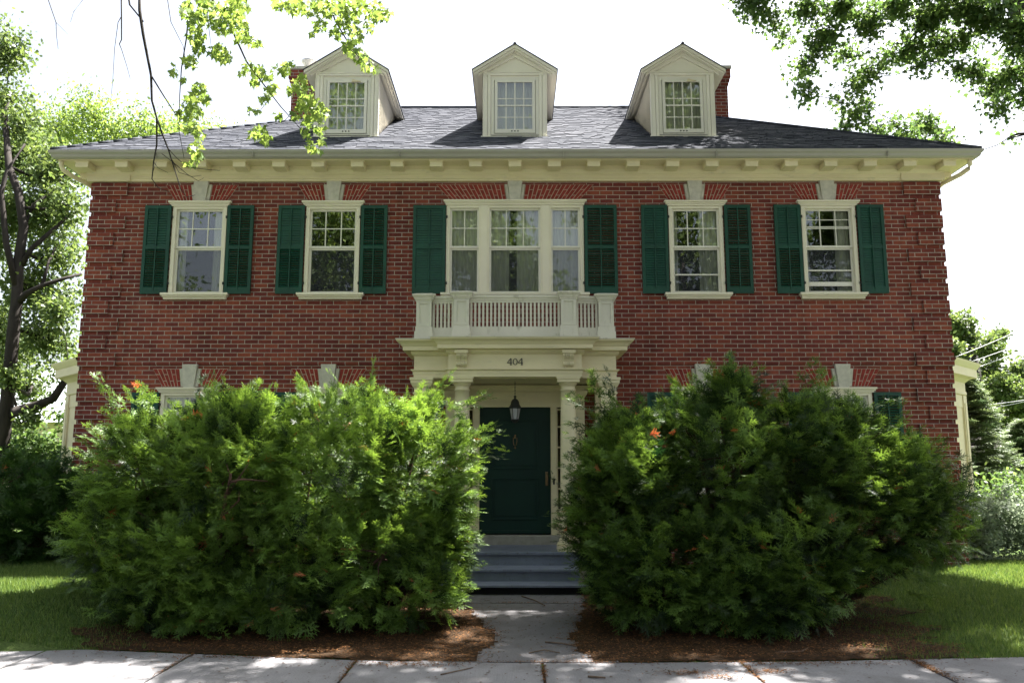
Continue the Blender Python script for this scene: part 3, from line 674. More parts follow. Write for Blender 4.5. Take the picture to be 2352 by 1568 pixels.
# house number: three serif digits built from strokes
num = MB(); y0, y1 = YC-.012, YC-.002
def digit4(x, z, s):
    t = .011
    num.prism([(x+.050*s, z), (x+.050*s+t*1.3, z), (x+.050*s+t*1.3, z+.1*s), (x+.050*s, z+.1*s)], y0, y1)
    num.prism([(x, z+.028*s), (x+.074*s, z+.028*s), (x+.074*s, z+.028*s+t*.8), (x, z+.028*s+t*.8)], y0-.001, y1)
    num.prism([(x, z+.028*s+t*.8), (x+t*.9, z+.028*s+t*.8), (x+.050*s+t*.6, z+.1*s), (x+.050*s-.002, z+.1*s)], y0-.0005, y1)
    num.prism([(x+.040*s, z-.001), (x+.050*s+t*2, z-.001), (x+.050*s+t*2, z+.006), (x+.040*s, z+.006)], y0-.0015, y1)
ZN = 3.208
digit4(-.118, ZN, 1.0); digit4(.045, ZN, 1.0)
n = 24; rx, rz = .036, .049
for k in range(n):
    a0, a1 = 2*math.pi*k/n, 2*math.pi*(k+1)/n; cx0, cz0 = .003, ZN+.049
    f = lambda a, o: (cx0+(rx-o*(.012 if True else 0)*abs(math.cos(a))-o*.006*abs(math.sin(a)))*math.cos(a), cz0+(rz-o*.008)*math.sin(a))
    num.prism([f(a0, 1), f(a0, 0), f(a1, 0), f(a1, 1)], y0, y1)
num.build('house_number', 'black_iron', entab)

# entrance: panelled surround, sidelights, door
s = MB()
s.box(-.93, -.86, -.02, .16, .63, 3.0); s.box(.86, .93, -.02, .16, .63, 3.0)
s.box(-.86, .86, .04, .16, 2.72, 3.0)
for a, b_ in ((-.84, -.40), (-.36, .36), (.40, .84)):
    s.box(a, b_, .03, .04, 2.97, 2.99); s.box(a, b_, .03, .04, 2.76, 2.78); s.box(a, a+.02, .031, .04, 2.78, 2.97); s.box(b_-.02, b_, .031, .04, 2.78, 2.97)
s.box(-.86, .86, .0, .16, 2.655, 2.72)
for sg in (-1, 1):
    a, b_ = sorted((sg*.575, sg*.665)); s.box(a, b_, .0, .16, .63, 2.655)
    a, b_ = sorted((sg*.59, sg*.605)); s.box(a, b_, -.01, .0, .63, 2.655)
    a, b_ = sorted((sg*.665, sg*.86)); s.box(a, b_, .05, .16, .63, 1.02)
    for z in (1.02, 1.35, 1.68, 2.01, 2.34, 2.62): s.box(a, b_, .06, .10, z-.012, z+.012)
    a, b_ = sorted((sg*.665, sg*.69)); s.box(a, b_, .05, .12, 1.0, 2.655)
    a, b_ = sorted((sg*.835, sg*.86)); s.box(a, b_, .05, .12, 1.0, 2.655)
s.box(-.93, .93, -.02, .16, 3.0, 3.03)
surround = s.build('door_surround', 'cream', house)
for sg in (-1, 1): g = MB(); a, b_ = sorted((sg*.69, sg*.835)); g.box(a, b_, .078, .082, 1.02, 2.64); g.build('sidelight_pane', 'glass', surround)
s = MB(); s.box(.608, .636, -.008, .0, 1.42, 1.50); s.build('doorbell', 'black_iron', surround)
d = MB(); d.box(-.575, .575, .075, .12, .645, 2.655)
def panel(a, b_, p, q):
    for x0, x1, z0, z1 in ((a, a+.022, p, q), (b_-.022, b_, p, q), (a+.022, b_-.022, p, p+.022), (a+.022, b_-.022, q-.022, q)): d.box(x0, x1, .06, .075, z0, z1)
    d.box(a+.06, b_-.06, .066, .075, p+.06, q-.06)
panel(-.38, .38, 1.66, 2.46); panel(-.38, .38, .86, 1.52)
d.box(-.575, .575, .055, .075, .65, .70)
door = d.build('door', 'door', house, bevel=.003)
k = MB()
k.lathe([(.001, 2.175), (.014, 2.18), (.018, 2.195), (.012, 2.21), (.001, 2.215)], 0, .055, 10)
k.tube([(-.028, .05, 2.17), (-.03, .045, 2.11), (-.02, .04, 2.05), (0, .038, 2.03), (.02, .04, 2.05), (.03, .045, 2.11), (.028, .05, 2.17)], [.006]*7, 6); k.box(-.012, .012, .05, .075, 2.15, 2.21)
k.lathe([(.001, 1.985), (.014, 1.995), (.014, 2.01), (.001, 2.02)], 0, .055, 10)
k.build('knocker', 'brass', door)
k = MB(); k.box(.49, .53, .045, .075, 1.40, 1.62); k.tube([(.51, .04, 1.42), (.51, .0, 1.46), (.51, -.005, 1.52), (.51, .03, 1.57)], [.008]*4, 6); k.build('door_handle', 'brass', door)
s = MB(); s.box(-.80, .80, -.12, .16, .30, .628); s.build('door_sill', 'concrete_sill', house, bevel=.006)
# porch floor and steps
st = MB()
st.box(-1.62, 1.62, -1.17, .02, .452, .488); st.box(-1.56, 1.56, -1.13, .0, .0, .451)
for k in range(13): st.box(-1.62+k*.25, -1.62+k*.25+.002, -1.17, -.15, .487, .4885)
porch = st.build('porch_floor', 'step', house, bevel=.006)
st = MB()
st.box(-1.20, 1.20, -1.62, -1.131, .268, .302); st.box(-1.17, 1.17, -1.58, -1.132, .0, .267)
st.box(-1.22, 1.22, -1.98, -1.581, .110, .142); st.build('porch_steps', 'step', porch, bevel=.006)
st = MB(); st.box(-1.16, 1.16, -1.90, -1.60, -.02, .109); st.build('step_base', 'dark', porch)

# balcony
def pedestal(cx, cy, z1):
    c = MB(); h = .115; z0 = 3.61
    c.box(cx-h-.025, cx+h+.025, cy-h-.025, cy+h+.025, z0, z0+.12); c.box(cx-h-.012, cx+h+.012, cy-h-.012, cy+h+.012, z0+.12, z0+.20)
    c.box(cx-h, cx+h, cy-h, cy+h, z0+.20, z1-.10)
    c.sweep([(.001, z1-.13), (.012, z1-.125), (.012, z1-.105), (.025, z1-.10), (.035, z1-.07), (.055, z1-.045), (.065, z1-.04), (.065, z1-.02), (.0, z1)], cx-h, cx+h, cy-h, cy+h); c.cap(cx-h, cx+h, cy-h, cy+h, z1, 0)
    for a, b_, p, q in ((cx-h, cx-h+.045, z0+.25, z1-.16), (cx+h-.045, cx+h, z0+.25, z1-.16)): c.box(a, b_, cy-h-.016, cy-h, p, q)
    c.box(cx-h, cx+h, cy-h-.0155, cy-h, z1-.16, z1-.131); c.box(cx-h, cx+h, cy-h-.0155, cy-h, z0+.201, z0+.25)
    return c
bal = MB(); bal.box(-1.5, 1.5, -1.02, 0, 3.585, 3.61); bal.box(-.98, .98, -1.15, -1.02, 3.60, 3.62)
balc = bal.build('balcony', 'cream_old', house)
for x, y, z in ((-1.39, -.90, 4.325), (-.81, -1.03, 4.335), (.81, -1.03, 4.335), (1.39, -.90, 4.325)): pedestal(x, y, z).build('pedestal', 'cream_old', balc)
def balustrade(p0, p1, n):
    c = MB(); p0 = np.array(p0); p1 = np.array(p1); L = np.linalg.norm(p1-p0); u = (p1-p0)/L; v = np.array([u[1], -u[0]])
    def bx(a, b_, w_, z0, z1):
        q = [p0+u*a-v*w_, p0+u*b_-v*w_, p0+u*b_+v*w_, p0+u*a+v*w_]
        c.add([(*t, z0) for t in q]+[(*t, z1) for t in q], [(0, 3, 2, 1), (4, 5, 6, 7), (0, 1, 5, 4), (1, 2, 6, 5), (2, 3, 7, 6), (3, 0, 4, 7)])
    bx(0, L, .03, 3.64, 3.80); bx(0, L, .022, 4.175, 4.21); bx(0, L, .035, 4.21, 4.25); bx(0, L, .055, 4.25, 4.285)
    for k in range(n): a = L*(k+.5)/n; bx(a-.0155, a+.0155, .016, 3.80, 4.175)
    c.build('balustrade', 'cream_old', balc)
balustrade((-.695, -1.03), (.695, -1.03), 23); balustrade((-1.275, -.93), (-.925, -.97), 6); balustrade((.925, -.97), (1.275, -.93), 6)
balustrade((-1.39, 0), (-1.39, -.785), 13); balustrade((1.39, 0), (1.39, -.785), 13)
# canted side bays with cream pilasters and cornices
def offs(poly, o):                               # mitred offset of an open polyline, outward = left of the direction
    out = []
    for i, p in enumerate(poly):
        d0 = unit2(np.subtract(poly[max(i, 1)], poly[max(i, 1)-1])); d1 = unit2(np.subtract(poly[min(i+1, len(poly)-1)], poly[min(i+1, len(poly)-1)-1]))
        n0, n1_ = np.array([-d0[1], d0[0]]), np.array([-d1[1], d1[0]]); m_ = n0+n1_; m_ = m_/(m_@n0); out.append(np.array(p)+m_*o)
    return out
unit2 = lambda v: np.array(v)/np.linalg.norm(v)
for sg in (-1, 1):
    poly = [(-7.1, 4.5), (-7.98, 3.6), (-7.98, 1.22), (-7.1, .32)]     # left side, walked towards the viewer
    bx_ = MB()
    def prof(pr):
        rows = [[(q[0]*(-sg), q[1], z) for q in offs(poly, -o)] for o, z in pr]; vs = [v for r_ in rows for v in r_]; n = 4
        fs = [(i*n+k, i*n+k+1, (i+1)*n+k+1, (i+1)*n+k) for i in range(len(rows)-1) for k in range(3)]; bx_.add(vs, fs); return
    prof([(0, -.2), (0, 2.95)]); prof([(.0, 2.93), (.03, 2.95), (.03, 3.0), (.015, 3.01), (.015, 3.16), (.05, 3.19), (.09, 3.22), (.20, 3.24), (.20, 3.38), (.22, 3.40), (.26, 3.46), (.27, 3.49), (0.0, 3.56), (-.4, 3.60)])
    for (p, q) in ((poly[3], poly[2]),):
        p, q = np.array(p), np.array(q); u = unit2(q-p); nrm = np.array([u[1], -u[0]]); nrm = nrm if nrm[1] < 0 else -nrm; L_ = np.linalg.norm(q-p)
        for a_, b_, z0_, z1_, t_ in ((.02, .16, .2, 2.93, .03), (L_-.20, L_-.02, .2, 2.93, .03), (L_-.16, L_-.06, .35, 2.8, .042), (.16, L_-.2, 2.72, 2.93, .012), (.16, L_-.2, .2, .9, .012)):
            c4 = [p+u*a_, p+u*b_, p+u*b_+nrm*t_, p+u*a_+nrm*t_]; c4 = [(c[0]*(-sg), c[1]) for c in c4]
            bx_.add([(*c, z0_) for c in c4]+[(*c, z1_) for c in c4], [(0, 3, 2, 1), (4, 5, 6, 7), (0, 1, 5, 4), (1, 2, 6, 5), (2, 3, 7, 6), (3, 0, 4, 7)])
    bx_.build('side_bay', 'cream', house)

# ================================================================= small things at the entrance
lan = thing('hanging_lantern', (0, -.55, 2.45), 'black lantern with frosted glass hanging on a chain in front of the green door', 'lantern')
c = MB()
for k in range(9):
    z = 3.02-k*.026; a = k % 2
    c.tube([(.0+(.007*math.cos(t*math.pi/4) if a else 0), -.55+(0 if a else .007*math.cos(t*math.pi/4)), z-.013+.017*math.sin(t*math.pi/4)) for t in range(9)], [.0028]*9, 5)
c.build('chain', 'black_iron', lan)
c = MB(); c.lathe([(.008, 2.80), (.02, 2.79), (.024, 2.775), (.012, 2.765), (.018, 2.75), (.045, 2.73), (.062, 2.70), (.07, 2.66), (.088, 2.63), (.098, 2.615), (.098, 2.60), (.085, 2.598)], 0, -.55, 24); c.build('hood', 'black_iron', lan)
c = MB(); c.lathe([(.082, 2.597), (.056, 2.43)], 0, -.55, 6); g = c.build('lamp_glass', 'lamp_glass', lan); 
for p in g.data.polygons: p.use_smooth = False
c = MB()
for k in range(6): a = 2*math.pi*k/6; c.tube([(.085*math.cos(a), -.55+.085*math.sin(a), 2.598), (.058*math.cos(a), -.55+.058*math.sin(a), 2.43)], [.005]*2, 5)
c.lathe([(.064, 2.43), (.066, 2.415), (.05, 2.405), (.035, 2.395), (.04, 2.385), (.01, 2.375)], 0, -.55, 20); c.build('cage', 'black_iron', lan)

pot = thing('flower_pot', (.98, -1.76, .142), 'stone coloured flower pot with small white flowers standing on the lowest porch step', 'flower pot')
c = MB(); c.lathe([(.115, .143), (.125, .15), (.125, .165), (.10, .17)], .98, -1.76, 20); c.build('saucer', 'terracotta', pot)
c = MB(); c.lathe([(.075, .17), (.085, .20), (.115, .33), (.118, .345), (.130, .35), (.130, .38), (.115, .382), (.11, .36), (.01, .355)], .98, -1.76, 24); c.build('pot', 'terracotta', pot)
M['plant_green'] = leaf_mat('pot_plant_leaf', (.04, .10, .02), (.08, .18, .04), .3)
M['petal'] = paint('white_petal', (.75, .75, .72), .05, 5, .6, .2)
rr = np.random.default_rng(3)
def blobs_of_leaves(center, n, rad, size, rng):
    P0 = center+rng.normal(0, 1, (n, 3))*rad; a = rng.normal(0, 1, (n, 3)); a /= np.linalg.norm(a, axis=1)[:, None]; b_ = np.cross(a, rng.normal(0, 1, (n, 3))); b_ /= np.linalg.norm(b_, axis=1)[:, None]
    s = size*rng.uniform(.7, 1.3, (n, 1)); V = np.stack([P0-a*s, P0+b_*s*.5, P0+a*s, P0-b_*s*.5], 1).reshape(-1, 3); return V, np.arange(4*n).reshape(n, 4)
V, F = blobs_of_leaves(np.array([.98, -1.76, .43]), 160, np.array([.05, .05, .025]), .03, rr); npmesh('leaves', V, F, 'plant_green', pot, rr.random(len(F)))
V, F = blobs_of_leaves(np.array([.97, -1.80, .47]), 26, np.array([.05, .05, .02]), .016, rr); npmesh('flowers', V, F, 'petal', pot)

# ================================================================= VEGETATION
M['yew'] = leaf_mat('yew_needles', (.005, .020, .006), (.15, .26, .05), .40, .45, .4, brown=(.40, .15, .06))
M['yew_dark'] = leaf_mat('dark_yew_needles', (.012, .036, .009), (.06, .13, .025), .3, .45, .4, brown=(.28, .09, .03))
def unit(a): return a/(np.linalg.norm(a, axis=-1, keepdims=True)+1e-9)
def frond(rng, L=.24, ntw=7):
    """flat spray of needles in the x (axis) / y (side) plane; returns tris (n,3,3) and tip weight (n,)"""
    T = []; tip = []
    def twig(p, d, l):
        st = max(2, int(l/.0155)); s = np.array([-d[1], d[0], 0])
        for k in range(st):
            q = p+d*l*k/st; nl = .021*(1-.35*k/st); bw = d*.0075
            for sg in (-1, 1):
                e = q+(d*.75+s*sg)*nl*.85; e = e+np.array([0, 0, rng.uniform(-.004, .007)])
                T.append([q-bw, q+bw, e]); tip.append(k/st)
        T.append([p+d*l-s*.006, p+d*l+s*.006, p+d*(l+.022)]); tip.append(1)
    twig(np.zeros(3), np.array([1., 0, 0]), L)
    for k in range(ntw):
        t = .12+.74*k/ntw; sg = 1 if k % 2 else -1; a = R(rng.uniform(38, 58))
        d = np.array([math.cos(a), sg*math.sin(a), rng.uniform(-.12, .12)]); d /= np.linalg.norm(d)
        twig(np.array([L*t, 0, 0]), d, L*.58*(1-t*.55)*rng.uniform(.8, 1.15))
    T = np.array(T); return T, np.array(tip)
FR = [frond(np.random.default_rng(k), L, n) for k, (L, n) in enumerate([(.13, 4), (.16, 5), (.11, 4), (.145, 5)])]
def place_fronds(P0, D, Nn, sc_, rng, tone):
    """origins, axis direction, plane normal, scale → one triangle soup"""
    D = unit(D); S_ = unit(np.cross(Nn, D)); U = np.cross(D, S_); out = []; tn = []
    kind = rng.integers(0, len(FR), len(P0))
    for k, (T, tip) in enumerate(FR):
        i = np.where(kind == k)[0]
        if not len(i): continue
        B = np.stack([D[i], S_[i], U[i]], 1)*sc_[i][:, None, None]            # (n,3,3)
        # slight droop along the axis
        Tc = T.copy(); W_ = np.einsum('tvj,njk->ntvk', Tc, B)+P0[i][:, None, None, :]
        W_[..., 2] -= .6*(Tc[..., 0]**2)[None]*sc_[i][:, None, None]
        out.append(W_.reshape(-1, 3)); tt = tone[i][:, None]; tn.append(np.where(tt > .95, 1.0, np.minimum(tt+.35*tip[None]*(tt > .15), .9)).ravel())
    V = np.concatenate(out); return V, np.arange(len(V)).reshape(-1, 3), np.clip(np.concatenate(tn), 0, 1)
def surf_points(blobs, n, rng, depth=(.75, 1.02), zmin=.12, keep=.86):
    Pp, Nn = [], []; vol = np.array([(b_[3]*b_[4]+b_[3]*b_[5]+b_[4]*b_[5]) for b_ in blobs]); pr = vol/vol.sum()
    while sum(map(len, Pp)) < n:
        k = rng.choice(len(blobs), p=pr); b_ = np.array(blobs[k]); m_ = 400
        d = unit(rng.normal(0, 1, (m_, 3))); r = rng.uniform(*depth, (m_, 1)); p = b_[:3]+d*b_[3:6]*r; nrm = unit(d/b_[3:6])
        ok = p[:, 2] > zmin
        for j, c in enumerate(blobs):
            if j == k: continue
            c = np.array(c); ok &= (((p-c[:3])/c[3:6])**2).sum(1) > keep**2*rng.uniform(.5, 1.0, m_)
        Pp.append(p[ok][:60]); Nn.append(nrm[ok][:60])
    return np.concatenate(Pp)[:n], np.concatenate(Nn)[:n]
def yew(parent, blobs, nshoot, seed, mat='yew', up=.30, L=(.14, .32), fs=1.0, brown=.004, extra=(), light=.5, zmin=.07, stems=6, roots=None):
    rng = np.random.default_rng(seed); n_in = nshoot//4; Pp, Nn = surf_points(blobs, nshoot-n_in, rng, zmin=zmin)
    Pi, Ni = surf_points(blobs, n_in, rng, depth=(.35, .75), zmin=zmin, keep=.4); Pp = np.concatenate([Pp, Pi]); Nn = np.concatenate([Nn, Ni])
    pk = Pp[rng.integers(0, nshoot-n_in, 52)]; pr_ = rng.uniform(.12, .30, 52)          # hollows where the foliage has thinned
    dmin = (np.linalg.norm(Pp[:, None]-pk[None], axis=2)/pr_[None]).min(1); kp = (dmin > 1) | (rng.random(len(Pp)) < .04); kp[nshoot-n_in:] |= True
    Pp, Nn = Pp[kp], Nn[kp]; nshoot = len(Pp)
    D = unit(Nn*.75+np.array([0, 0, up])+rng.normal(0, .28, Pp.shape)); Ls = rng.uniform(*L, nshoot)*rng.choice([.7, 1, 1.4, 2.1], nshoot, p=[.35, .41, .18, .06])
    Pp = Pp-D*Ls[:, None]*.45
    if len(extra):
        E = np.array(extra); Pp = np.concatenate([Pp, E[:, :3]]); De = unit(E[:, 3:6]); D = np.concatenate([D, De]); Ls = np.concatenate([Ls, E[:, 6]])
    n = len(Pp); wv = .5+.5*np.sin(Pp[:, 0]*4.1+1.3*np.sin(Pp[:, 2]*3.7))*np.cos(Pp[:, 2]*5.3+Pp[:, 1]*3.1)          # whole branches of older or newer growth
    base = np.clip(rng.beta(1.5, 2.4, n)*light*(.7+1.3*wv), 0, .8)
    side = unit(np.cross(D, np.array([0, 0, 1.])+rng.normal(0, .25, (n, 3)))); O, Dd, Nr, Sc, Tn = [], [], [], [], []
    for j in range(10):
        t = (j+.3)/10; sg = 1 if j % 2 else -1; act = (Ls > .22) | (j % 2 == 0)
        curve = np.stack([np.zeros(n), np.zeros(n), .12*t*t*Ls], 1)
        O.append((Pp+D*(Ls*t)[:, None]+curve)[act]); a = rng.uniform(.5, 1.3, n)
        d = unit(D*np.array([.8, .8, .7])+side*(sg*a)[:, None]+rng.normal(0, .28, (n, 3))); Dd.append(d[act])
        Nr.append(unit(np.cross(side, D)*-1+rng.normal(0, .38, (n, 3)))[act]); Sc.append((fs*(1.08-.45*t)*rng.uniform(.75, 1.15, n))[act]); tb = base[act].copy(); tb[rng.random(len(tb)) < brown] = 1.0; Tn.append(tb)
    O.append(Pp+D*(Ls*.93)[:, None]); Dd.append(D); Nr.append(unit(np.cross(side, D)*-1)); Sc.append(fs*np.full(n, .75)); Tn.append(base)
    V, F, tone = place_fronds(np.concatenate(O), np.concatenate(Dd), np.concatenate(Nr), np.concatenate(Sc), rng, np.concatenate(Tn))
    npmesh('foliage', V, F, mat, parent, tone)
    # stems
    mb = MB(); roots = roots or [(parent.location.x, parent.location.y)]
    for k in range(stems*len(blobs)//2):
        b_ = blobs[k % len(blobs)]
        if b_[2] < .7: continue
        r0 = roots[k % len(roots)]
        r0 = min(roots, key=lambda q: (q[0]-b_[0])**2+(q[1]-b_[1])**2); e = np.array(b_[:3])+rng.normal(0, .45, 3)*np.array(b_[3:6]); s0 = np.array([r0[0]+rng.normal(0, .08), r0[1]+rng.normal(0, .08), float(hgt(r0[0], r0[1]))-.05])
        e[2] = max(e[2], .5); mid = s0*.55+e*.45; mid[2] -= .1; mid += rng.normal(0, .08, 3); pts = [s0, s0*.75+mid*.25+np.array([0, 0, .12]), mid, mid*.5+e*.5+rng.normal(0, .05, 3), e]
        r = rng.uniform(.025, .05); mb.tube(pts, [r*1.3, r, r*.8, r*.55, r*.25], 7)
        for q in range(5):
            f = rng.uniform(.4, 1); p = mid+(e-mid)*f; d = unit(rng.normal(0, 1, 3)+np.array([0, 0, .5]))*rng.uniform(.25, .5); mb.tube([p, p+d*.5+rng.normal(0, .03, 3), p+d], [r*.35, r*.22, .004], 5)
    mb.build('stems', 'bark_red', parent)
LB = [(-3.6, -3.75, 1.3, .7, .85, .8), (-3.55, -3.7, 1.75, .6, .8, .66), (-4.15, -3.7, 1.62, .70, .85, .72), (-4.38, -3.7, .98, .66, .85, .55), (-3.1, -3.8, 1.6, .95, 1.05, .86), (-2.0, -3.8, 1.66, .95, 1.05, .90), (-1.15, -3.7, 1.62, .70, .9, .84),
      (-3.3, -4.15, .78, 1.15, .8, .58), (-1.75, -4.15, .78, 1.0, .8, .58), (-.98, -3.75, 1.0, .45, .75, .55), (-.84, -3.6, .62, .28, .6, .42), (-3.5, -4.45, .40, .85, .5, .34), (-2.4, -4.55, .40, .95, .6, .36), (-1.25, -4.3, .42, .7, .55, .36)]
yl = thing('yew_bush', (-2.6, -3.8, 0), 'large spreading yew bush with sunlit yellow green top, on the left of the path', 'bush', 'yew bushes flanking the path')
exL = []
rg = np.random.default_rng(44)
for (px, py, dx, dz, L_) in [(235, 905, -.7, .8, .45), (262, 960, -.9, .4, .5), (330, 900, -.5, .8, .25), (690, 890, -.4, .9, .25), (840, 880, .4, .9, .25), (1000, 900, .7, .6, .45), (1090, 935, .9, .4, .5), (1100, 985, 1, .25, .5), (1110, 1030, 1, .1, .45), (1060, 1150, 1, .1, .45), (1050, 1260, 1, .05, .4), (215, 1080, -.8, .4, .4), (180, 1290, -1, 0, .35), (200, 1330, -1, -.1, .35), (240, 1020, -.7, .5, .4)]:
    p = P(px, py, -3.7+rg.uniform(-.4, .3)); d = np.array([dx, rg.uniform(-.3, .1), dz]); d /= np.linalg.norm(d)
    for q in range(3): e = d+rg.normal(0, .15, 3); exL.append((*(p-d*L_*.6+rg.normal(0, .08, 3)), *e, L_))
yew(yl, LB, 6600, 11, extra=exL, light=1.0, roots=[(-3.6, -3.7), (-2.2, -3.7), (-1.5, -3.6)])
RB = [(1.02, -3.75, 1.2, .42, .6, .72), (1.35, -3.8, 1.50, .62, .85, .84), (2.35, -3.7, 1.72, .85, .95, .90), (3.3, -3.6, 1.62, .85, .95, .88), (4.15, -3.5, 1.30, .80, .85, .66), (4.6, -3.4, .98, .62, .75, .38), (4.25, -3.5, 1.72, .55, .7, .48), (4.95, -3.4, 1.35, .45, .5, .32), (3.8, -3.55, 2.02, .5, .6, .40),
      (1.65, -4.1, .78, .85, .8, .58), (2.8, -4.15, .78, .95, .8, .58), (3.85, -3.7, 1.0, .75, .75, .45), (2.52, -3.8, 2.45, .26, .35, .30), (1.5, -4.3, .42, .7, .55, .36), (2.5, -4.4, .42, .85, .6, .36), (3.2, -4.3, .5, .6, .5, .32)]
yr = thing('yew_bush', (2.9, -3.6, 0), 'large dark spreading yew bush in the shade, on the right of the path', 'bush', 'yew bushes flanking the path')
exR = []
for (px, py, dx, dz, L_) in [(1665, 850, .1, 1, .4), (1630, 870, -.4, 1, .35), (1715, 870, .5, .8, .4), (1740, 880, .7, .7, .35), (1560, 895, -.4, .9, .25), (1850, 885, .2, 1, .4), (1890, 915, .4, .8, .35), (2010, 925, .9, .7, .5), (1980, 945, .8, .5, .5), (2080, 1000, .9, .45, .45), (2150, 1040, 1, .3, .45), (2140, 1070, 1, .1, .4), (1330, 930, -.9, .5, .45), (1320, 990, -1, .3, .4), (1325, 1060, -1, .2, .35), (1350, 1150, -1, .1, .3), (1330, 1290, -1, 0, .3), (2190, 1190, 1, .2, .4), (2200, 1270, 1, 0, .35), (2120, 1350, 1, -.2, .35), (1380, 880, -.3, 1, .3)]:
    p = P(px, py, -3.6+rg.uniform(-.4, .3)); d = np.array([dx, rg.uniform(-.3, .1), dz]); d /= np.linalg.norm(d)
    for q in range(3): e = d+rg.normal(0, .15, 3); exR.append((*(p-d*L_*.6+rg.normal(0, .08, 3)), *e, L_))
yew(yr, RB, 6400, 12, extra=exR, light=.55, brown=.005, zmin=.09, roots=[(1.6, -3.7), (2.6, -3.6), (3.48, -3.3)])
mb = MB(); mb.tube([(3.48, -3.3, -.05), (3.47, -3.3, .25), (3.44, -3.32, .55), (3.3, -3.4, 1.0)], [.15, .12, .11, .08], 10); mb.tube([(3.46, -3.3, .35), (3.7, -3.35, .55), (4.1, -3.4, .66), (4.6, -3.4, .8)], [.06, .05, .04, .02], 7); mb.build('trunk', 'bark_red', yr)
hd = thing('yew_hedge', (-8.2, -.6, 0), 'dark clipped evergreen hedge beside the left corner of the house', 'hedge')
yew(hd, [(-10.2, -.7, .95, 1.0, 1.0, .85), (-9.0, -.7, 1.0, 1.0, 1.1, .86), (-7.8, -.8, 1.0, .9, 1.1, .84), (-6.9, -.9, .95, .7, .9, .78), (-6.3, -1.0, .75, .5, .7, .55), (-11.4, -.6, .9, 1.0, 1.0, .85)], 2200, 13, mat='yew_dark', up=.4, fs=1.3, brown=.001, light=.4, zmin=.35)

# --- leafy trees
M['leaf_sun'] = leaf_mat('maple_leaf_fresh', (.10, .17, .04), (.20, .28, .075), .45, .5, .35)
M['leaf_mid'] = leaf_mat('leaf_green', (.045, .085, .025), (.13, .18, .055), .40, .5, .35)
M['leaf_dark'] = leaf_mat('leaf_deep_green', (.035, .08, .025), (.11, .17, .05), .45, .5, .35)
M['leaf_silver'] = leaf_mat('silvery_leaf', (.12, .16, .10), (.26, .31, .22), .3, .6, .3)
M['spruce'] = leaf_mat('spruce_needles', (.05, .09, .045), (.18, .24, .10), .25, .5, .3)
MAPLE = np.array([(0, -.05), (.12, .12), (.40, .02), (.28, .22), (.52, .42), (.24, .48), (.16, .62), (0, 1.0), (-.16, .62), (-.24, .48), (-.52, .42), (-.28, .22), (-.40, .02), (-.12, .12)])
OVAL = np.array([(0, 0), (.26, .3), (.24, .65), (0, 1), (-.24, .65), (-.26, .3)])
def leaves(Pp, size, rng, shape, droop=.5, spread=1.0):
    n = len(Pp); a = unit(rng.normal(0, 1, (n, 3))*spread+np.array([0, 0, -droop])); nr = unit(rng.normal(0, 1, (n, 3))+np.array([0, 0, .8])); s = unit(np.cross(nr, a)); nr = np.cross(a, s)
    k = len(shape); sz = size*rng.uniform(.65, 1.25, (n, 1, 1)); fold = np.abs(shape[:, 0])[None, :, None]*.35
    V = Pp[:, None]+sz*(shape[None, :, 1:2]*a[:, None]+shape[None, :, 0:1]*s[:, None]+fold*nr[:, None])
    V = V.reshape(-1, 3); F = np.arange(n*k).reshape(n, k); return V, F
